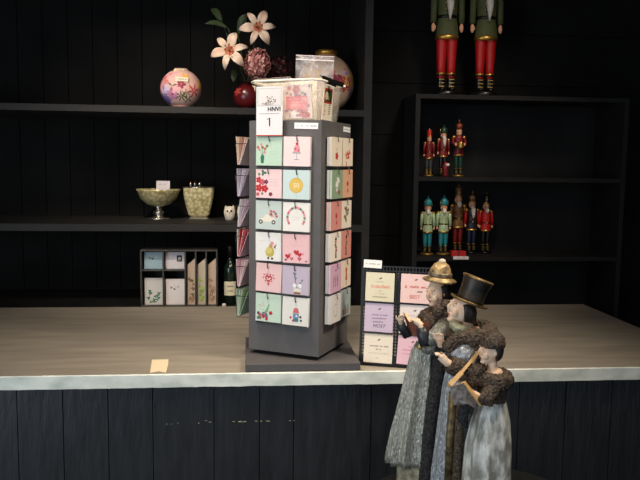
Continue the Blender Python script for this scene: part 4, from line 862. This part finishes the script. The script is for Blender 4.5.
m = MB(); long_gown(m, [px_(417, 341, .024), px_(412, 350, .030), px_(407, 372, .037), px_(400, 400, .044), px_(392, 430, .052), px_(387.5, 456, .056), px_(388, 463, .056)], GLIT, amp=.13, sy=.72, pl=10); m.build('gown', lady)
m = MB(); long_gown(m, [px_(398, 450, .04), (.001, L(398, 450).x+.044, .044)], mat('cream_underskirt', (120, 112, 88), .6, scale=90, rgb2=(176, 168, 140)), amp=.06); m.build('underskirt', lady)
m = MB(); m.sweep([L(439, 314), sh, L(436, 331), wa+Vector((0, 0, -.004)), L(427, 352)], [.024, .034, .031, .027, .027], GLIT, 20); m.build('bodice', lady)
m = MB(); m.sweep([L(424, 345, -.03), L(420, 349, -.035), L(417, 345, -.03)], [.003, .004, .003], mat('gold_clasp', (190, 160, 80), .3, .8), 8); m.build('belt_clasp', lady)
m = MB(); m.sweep([sh+Vector((.004, -.03, .004)), L(440, 332, -.055), ne+Vector((.002, 0, 0))], [.02, .02, .016], GLIT, 16); m.build('upper_sleeve', lady)
m = MB(); m.sweep([ne+Vector((.006, 0, .003)), ne, (ne+nh)/2, nh*.8+ne*.2], [.014, .017, .0155, .012], GLOVE, 16); m.build('sleeve', lady)
m = MB(); m.sweep([sh+Vector((-.004, .03, .004)), (sh+fe)/2+Vector((0, .02, 0)), fe, fh+Vector((-.001, 0, -.004))], [.019, .018, .014, .011], GLOVE, 16); m.build('sleeve', lady)
m = MB()
for k in range(16):
    a = 2*PI*k/16; m.ell(L(437.5, 314)+Vector((.028*math.cos(a), .034*math.sin(a), -.004+.008*math.cos(a))), (.0165, .0165, .018), FUR, 10, 8)
for x_, y_, d_ in ((425, 316, -.02), (427, 324, -.03), (432, 322, -.04), (438, 312, -.042), (446, 306, -.03), (422, 320, 0), (430, 330, -.034)): m.ell(L(x_, y_, d_), (.0145, .013, .016), FUR, 10, 8)
remesh(m, 'fur_collar', lady, .0018, 2, fur(.0026))
m = MB(); m.sweep([L(445, 318, .0), L(444, 345, -.015), L(439, 370, -.028), L(434, 400, -.034), L(429, 440, -.036), L(426, 484, -.034)+Vector((0, 0, .004))], [.024, .024, .019, .018, .018, .019], FURB, 16); remesh(m, 'fur_cloak', lady, .0022, 2, fur(.002))
hp = [(.019, -.004), (.037, -.0035), (.0415, .0), (.036, .004), (.0255, .008), (.0255, .016), (.0235, .028), (.0175, .038), (.010, .043), (.001, .044)]
ht = L(439.6, 281); Rt_ = Euler((0, .09, 0)).to_matrix(); hz_ = Vector((0, 0, .002))
m = MB(); m.lathe(hp, HATG, 36, o=ht+hz_, R=Rt_, mod=lambda a, z: 1+.04*math.sin(3*a)*(z < .006)); m.build('bell_hat', lady)
m = MB(); m.lathe([(.0265, .008), (.028, .011), (.0285, .016), (.0262, .0195)], mat('hat_band', (90, 78, 60), .4, .4, scale=120, rgb2=(150, 134, 108), bump=.8), 36, o=ht+hz_, R=Rt_); m.build('hat_band', lady)
m = MB(); m.ell(ht+Vector((.005, 0, .047)), (.009, .009, .0065), mat('snow_tip', (206, 194, 170), .5, .1, vary=.1), 12, 8); m.build('hat_pompom', lady)
m = MB()
for k in range(22):
    a = -2.1+4.2*k/21; c_ = hc+Rh @ Vector((.007+.016*math.cos(a), .0195*math.sin(a), .0)); m.sweep([c_+Vector((0, 0, .016)), c_+Vector((.002, 0, 0)), c_+Vector((.004, 0, -.015))], [.005, .006, .003], HAIR, 8)
m.ell(hc+Rh @ Vector((.012, 0, .006)), (.0175, .0195, .022), HAIR); m.build('hair', lady)
# her open book: a wing towards the viewer with its red-brown cover, cream pages showing along the top
def slab(m, a, b_, c_, d_, th, mt):
    n_ = (b_-a).cross(d_-a).normalized()*th; m.add([a, b_, c_, d_, a+n_, b_+n_, c_+n_, d_+n_], [(0, 1, 2, 3), (7, 6, 5, 4), (0, 4, 5, 1), (1, 5, 6, 2), (2, 6, 7, 3), (3, 7, 4, 0)], mt)
def wing_book(name, lab, root, quads, cover, page, th):
    t = thing(name, root, lab, 'book')
    for q in quads:
        q = [p-root for p in q]; m = MB(); slab(m, *q, .0014, cover); m.build('cover', t)
        n_ = (q[1]-q[0]).cross(q[3]-q[0]).normalized()*.0015; e = [q[0].lerp(q[2], .04)+n_, q[1].lerp(q[3], .04)+n_, q[2].lerp(q[0], .04)+n_, q[3].lerp(q[1], .04)+n_]
        m = MB(); slab(m, *e, th, page); m.build('pages', t, bevel=.0006)
A = lambda x, y, d: aty(x, y, YL+d)
wing_book('song_book', 'open song book with red-brown cover held by the lady singer', A(412, 326, -.02),
    [(A(408.5, 322, -.035), A(431, 322, -.05), A(428, 337, -.05), A(413, 336, -.04)), (A(403, 312.5, .01), A(408.5, 322, -.035), A(413, 336, -.04), A(407, 326, .01))], COVER, PAGE, .007)

# ---------------- gentleman
YM = 1.588; RM_ = Vector((aty(468, 300, YM).x, YM, PZ))
G = lambda x, y, dy=0: aty(x, y, YM+dy)-RM_
man = thing('carol_singer_figurine', RM_, 'gentleman carol singer figurine in a tilted top hat with brown fur shoulders', 'figurine', 'carol singer figurines')
Rm = Euler((0, .22, .1)).to_matrix(); hm = G(462, 308)
m = MB(); head(m, hm, 1.2, Rm, FACE); sm = G(472, 340)
m.sweep([hm+Vector((.006, 0, -.01)), G(466, 324), sm], [.014, .014, .022], FACE, 14)
m.sweep([G(469, 330), sm, G(468, 365), G(463, 400), G(460, 420)], [.024, .038, .032, .03, .03], FACE, 18)
for s_ in (-1, 1): m.sweep([G(460, 415)+Vector((0, s_*.014, 0)), G(456, 450)+Vector((0, s_*.016, 0)), G(454, 484)+Vector((0, s_*.016, .004))], [.02, .014, .011], FACE, 12)
ne, nh = G(466, 372, -.055), G(446, 362, -.06); fe, fh = G(450, 352, .02), G(440.5, 343, -.03)
m.sweep([sm+Vector((0, -.038, .006)), ne, nh], [.017, .013, .009], FACE, 12); m.sweep([sm+Vector((0, .038, .006)), fe, fh], [.017, .012, .008], FACE, 12)
hand(m, nh, G(438, 353, -.055)-nh, 1.45, FACE); hand(m, fh, G(438.5, 332, -.04)-fh, 1.45, FACE)
body = remesh(m, 'body', man, .0014, 1); eyes(hm, 1.2, Rm, body)
pm_ = lambda left, y, rad: (G(left, y).z, G(left, y).x+rad, rad)
m = MB(); long_gown(m, [pm_(449, 358, .036), pm_(443, 385, .044), pm_(437, 430, .050), pm_(432, 470, .053), (.002, G(431, 470).x+.054, .054)], GLIT2, amp=.05, pl=10, sy=.8); m.build('long_coat', man)
m = MB(); m.sweep([G(453, 392, -.045), G(450, 435, -.052), G(448, 484, -.05)+Vector((0, 0, .008))], .009, mat('bronze_lining', (70, 58, 40), .5, .3, scale=80, rgb2=(130, 112, 74)), 14); m.build('coat_lining', man)
m = MB(); m.sweep([G(462, 384, -.045), G(459, 430, -.056), G(456, 484, -.054)+Vector((0, 0, .008))], .011, FUR, 14); remesh(m, 'coat_fur_trim', man, .0022, 2, fur(.0018))
m = MB(); m.ell(G(461, 352, -.02), (.042, .046, .04), GLIT2, 24, 16); m.build('waistcoat', man)
m = MB()
for k in range(20):
    a = 2*PI*k/20; m.ell(G(472, 332)+Vector((.036*math.cos(a), .046*math.sin(a), -.003+.006*math.cos(a))), (.022, .021, .021), FUR, 10, 8)
for k in range(9): t_ = k/8; m.ell(G(449+26*t_, 346-8*math.sin(PI*t_), -.048), (.014, .012, .015), FUR, 10, 8)
for k in range(7): t_ = k/6; m.ell(G(474+4*t_, 338+34*t_, -.045), (.018, .014, .018), FUR, 10, 8)
remesh(m, 'fur_cape', man, .002, 2, fur(.0034, 200))
m = MB(); m.sweep([ne+Vector((.012, 0, .004)), ne+Vector((0, -.004, 0)), (ne+nh)/2, nh+Vector((.007, 0, -.003))], [.02, .021, .021, .018], FUR, 16); remesh(m, 'fur_sleeve', man, .002, 2, fur(.003, 220))
m = MB(); m.sweep([sm+Vector((0, .038, .006)), fe+Vector((.004, 0, 0)), fh+Vector((.006, 0, -.007))], [.02, .017, .012], GLOVE, 16); m.build('sleeve', man)
m = MB(); m.sweep([G(452, 322, -.012), G(456, 328, -.026), G(466, 330, -.03)], [.009, .011, .01], LACE, 12); m.ell(G(455, 325), (.014, .022, .012), LACE); m.build('scarf', man)
Rt2 = Euler((0, .36, .0)).to_matrix(); hb = hm+Rt2 @ Vector((.010, 0, .0165)); q = 1.24
m = MB(); m.lathe([(a_*q, b_*q) for a_, b_ in [(.0265, .003), (.0245, .01), (.0245, .03), (.0275, .044), (.028, .046), (.026, .047), (.001, .0465)]], HATB, 36, o=hb, R=Rt2); m.build('hat_crown', man)
m = MB(); m.lathe([(.02, -.001), (.038, -.0005), (.0425, .0025), (.043, .0055), (.038, .0045), (.0275, .004)], BRIM, 36, o=hb, R=Rt2, mod=lambda a, z: 1+.04*math.cos(2*a)); m.lathe([(.0285*q, .045*q), (.0295*q, .047*q), (.028*q, .049*q)], BRIM, 36, o=hb, R=Rt2); m.build('hat_brim', man)
m = MB()
for k in range(24):
    a = -1.9+3.8*k/23; c_ = hm+Rm @ Vector((.005+.02*math.cos(a), .0225*math.sin(a), .0)); m.sweep([c_+Vector((0, 0, .012)), c_+Vector((.003, 0, -.004)), c_+Vector((.002+.003*(k % 2), 0, -.028))], [.005, .0065, .003], HAIR, 8)
m.ell(hm+Rm @ Vector((.013, 0, -.002)), (.019, .0225, .026), HAIR); m.build('hair', man)

# ---------------- child
YC = 1.505; RC = Vector((aty(494, 350, YC).x, YC, PZ))
Cc = lambda x, y, dy=0: aty(x, y, YC+dy)-RC
kid = thing('carol_singer_figurine', RC, 'child carol singer figurine with a tan book at the right edge of the picture', 'figurine', 'carol singer figurines')
Rk = Euler((0, 0, .1)).to_matrix(); hk = Cc(491, 350)
m = MB(); head(m, hk, 1, Rk, FACE); sk = Cc(494, 378)
m.sweep([hk+Vector((.004, 0, -.008)), Cc(492, 366), sk], [.011, .011, .018], FACE, 12); m.sweep([Cc(493, 370), sk, Cc(492, 400), Cc(491, 425), Cc(489, 484)], [.018, .028, .024, .026, .02], FACE, 16)
ne, nh = Cc(486, 400, -.045), Cc(474, 394, -.03); fe, fh = Cc(478, 392, .03), Cc(466, 386, .012)
m.sweep([sk+Vector((0, -.026, .004)), ne, nh], [.012, .011, .008], FACE, 12); m.sweep([sk+Vector((0, .026, .004)), fe, fh], [.012, .011, .008], FACE, 12)
hand(m, nh, Cc(466, 390, -.03)-nh, 1.1, FACE); hand(m, fh, Cc(456, 384, .006)-fh, 1.1, FACE); body = remesh(m, 'body', kid, .0013, 1); eyes(hk, 1, Rk, body)
WG = mat('white_silver_gown', (150, 148, 136), .4, .15, scale=60, rgb2=(226, 224, 214), bump=.8, bscale=120, lo=.4, hi=.62, stretch=(1, 1, .4))
pk_ = lambda left, y, rad: (Cc(left, y).z, Cc(left, y).x+rad, rad)
m = MB(); long_gown(m, [pk_(480, 398, .028), pk_(472, 420, .042), pk_(466, 445, .05), (.002, Cc(463, 445).x+.055, .055)], WG, amp=.07, pl=11); m.build('gown', kid)
m = MB()
for k in range(14): a = 2*PI*k/14; m.ell(Cc(493, 376)+Vector((.028*math.cos(a), .034*math.sin(a), -.004)), (.017, .016, .018), FUR, 10, 8)
m.sweep([sk, Cc(492, 400)], [.03, .03], FUR, 14)
for x_, y_, d_ in ((470, 371, 0), (465, 376, .01), (474, 380, -.01), (478, 370, -.01)): m.ell(Cc(x_, y_, d_), (.016, .016, .014), FUR, 10, 8)
remesh(m, 'fur_cape', kid, .002, 2, fur(.0028, 220))
m = MB(); m.sweep([sk+Vector((0, -.026, .004)), ne, (ne+nh)/2], [.018, .018, .016], FUR, 14); remesh(m, 'fur_sleeve', kid, .002, 2, fur(.0024, 220))
m = MB(); m.sweep([sk+Vector((0, .026, .004)), fe, (fe+fh)/2], [.018, .016, .014], FUR, 14); remesh(m, 'fur_sleeve', kid, .002, 2, fur(.0024, 220))
m = MB(); m.sweep([Cc(474, 398, -.03), Cc(466, 405, -.03), Cc(462, 418, -.03), Cc(466, 428, -.034)], [.013, .013, .012, .005], FURB, 14); remesh(m, 'dark_scarf_end', kid, .002, 2, fur(.002, 220))
m = MB(); m.lathe([(.0265, .006), (.028, .012), (.026, .026), (.015, .038), (.001, .041)], FUR, 28, o=hk+Vector((.003, 0, .002))); m.build('fur_hat', kid)
m = MB(); m.ell(hk+Vector((.010, 0, .0)), (.0175, .021, .026), HAIR); m.build('hair', kid)
B = lambda x, y, d: aty(x, y, YC+d)
wing_book('song_book', 'open tan song book with silvery cover held by the child singer', B(462, 388, -.02),
    [(B(450, 387, -.05), B(464, 383, -.056), B(468, 404, -.056), B(454, 405, -.05)), (B(464, 383, -.056), B(480, 404, -.05), B(480, 412, -.045), B(468, 404, -.056))], mat('silver_brown_cover', (110, 100, 94), .4, .3, scale=90, rgb2=(170, 160, 152), bump=.8), TAN, .006)
m = MB(); a, b_, c_ = B(449, 385.5, -.045), B(461, 373, -.02), B(480, 350, .02); m.sweep([a, b_], .0068, TAN, 4); m.sweep([b_, c_], .0045, TAN, 4); m.sweep([B(463, 383, -.05), B(479.5, 404.5, -.044)], .0068, TAN, 4)
par = bpy.data.objects['song_book.001']; m.M = Matrix.Identity(4); o = m.build('page_edges', None)
for v in o.data.vertices: v.co -= par.location
o.parent = par
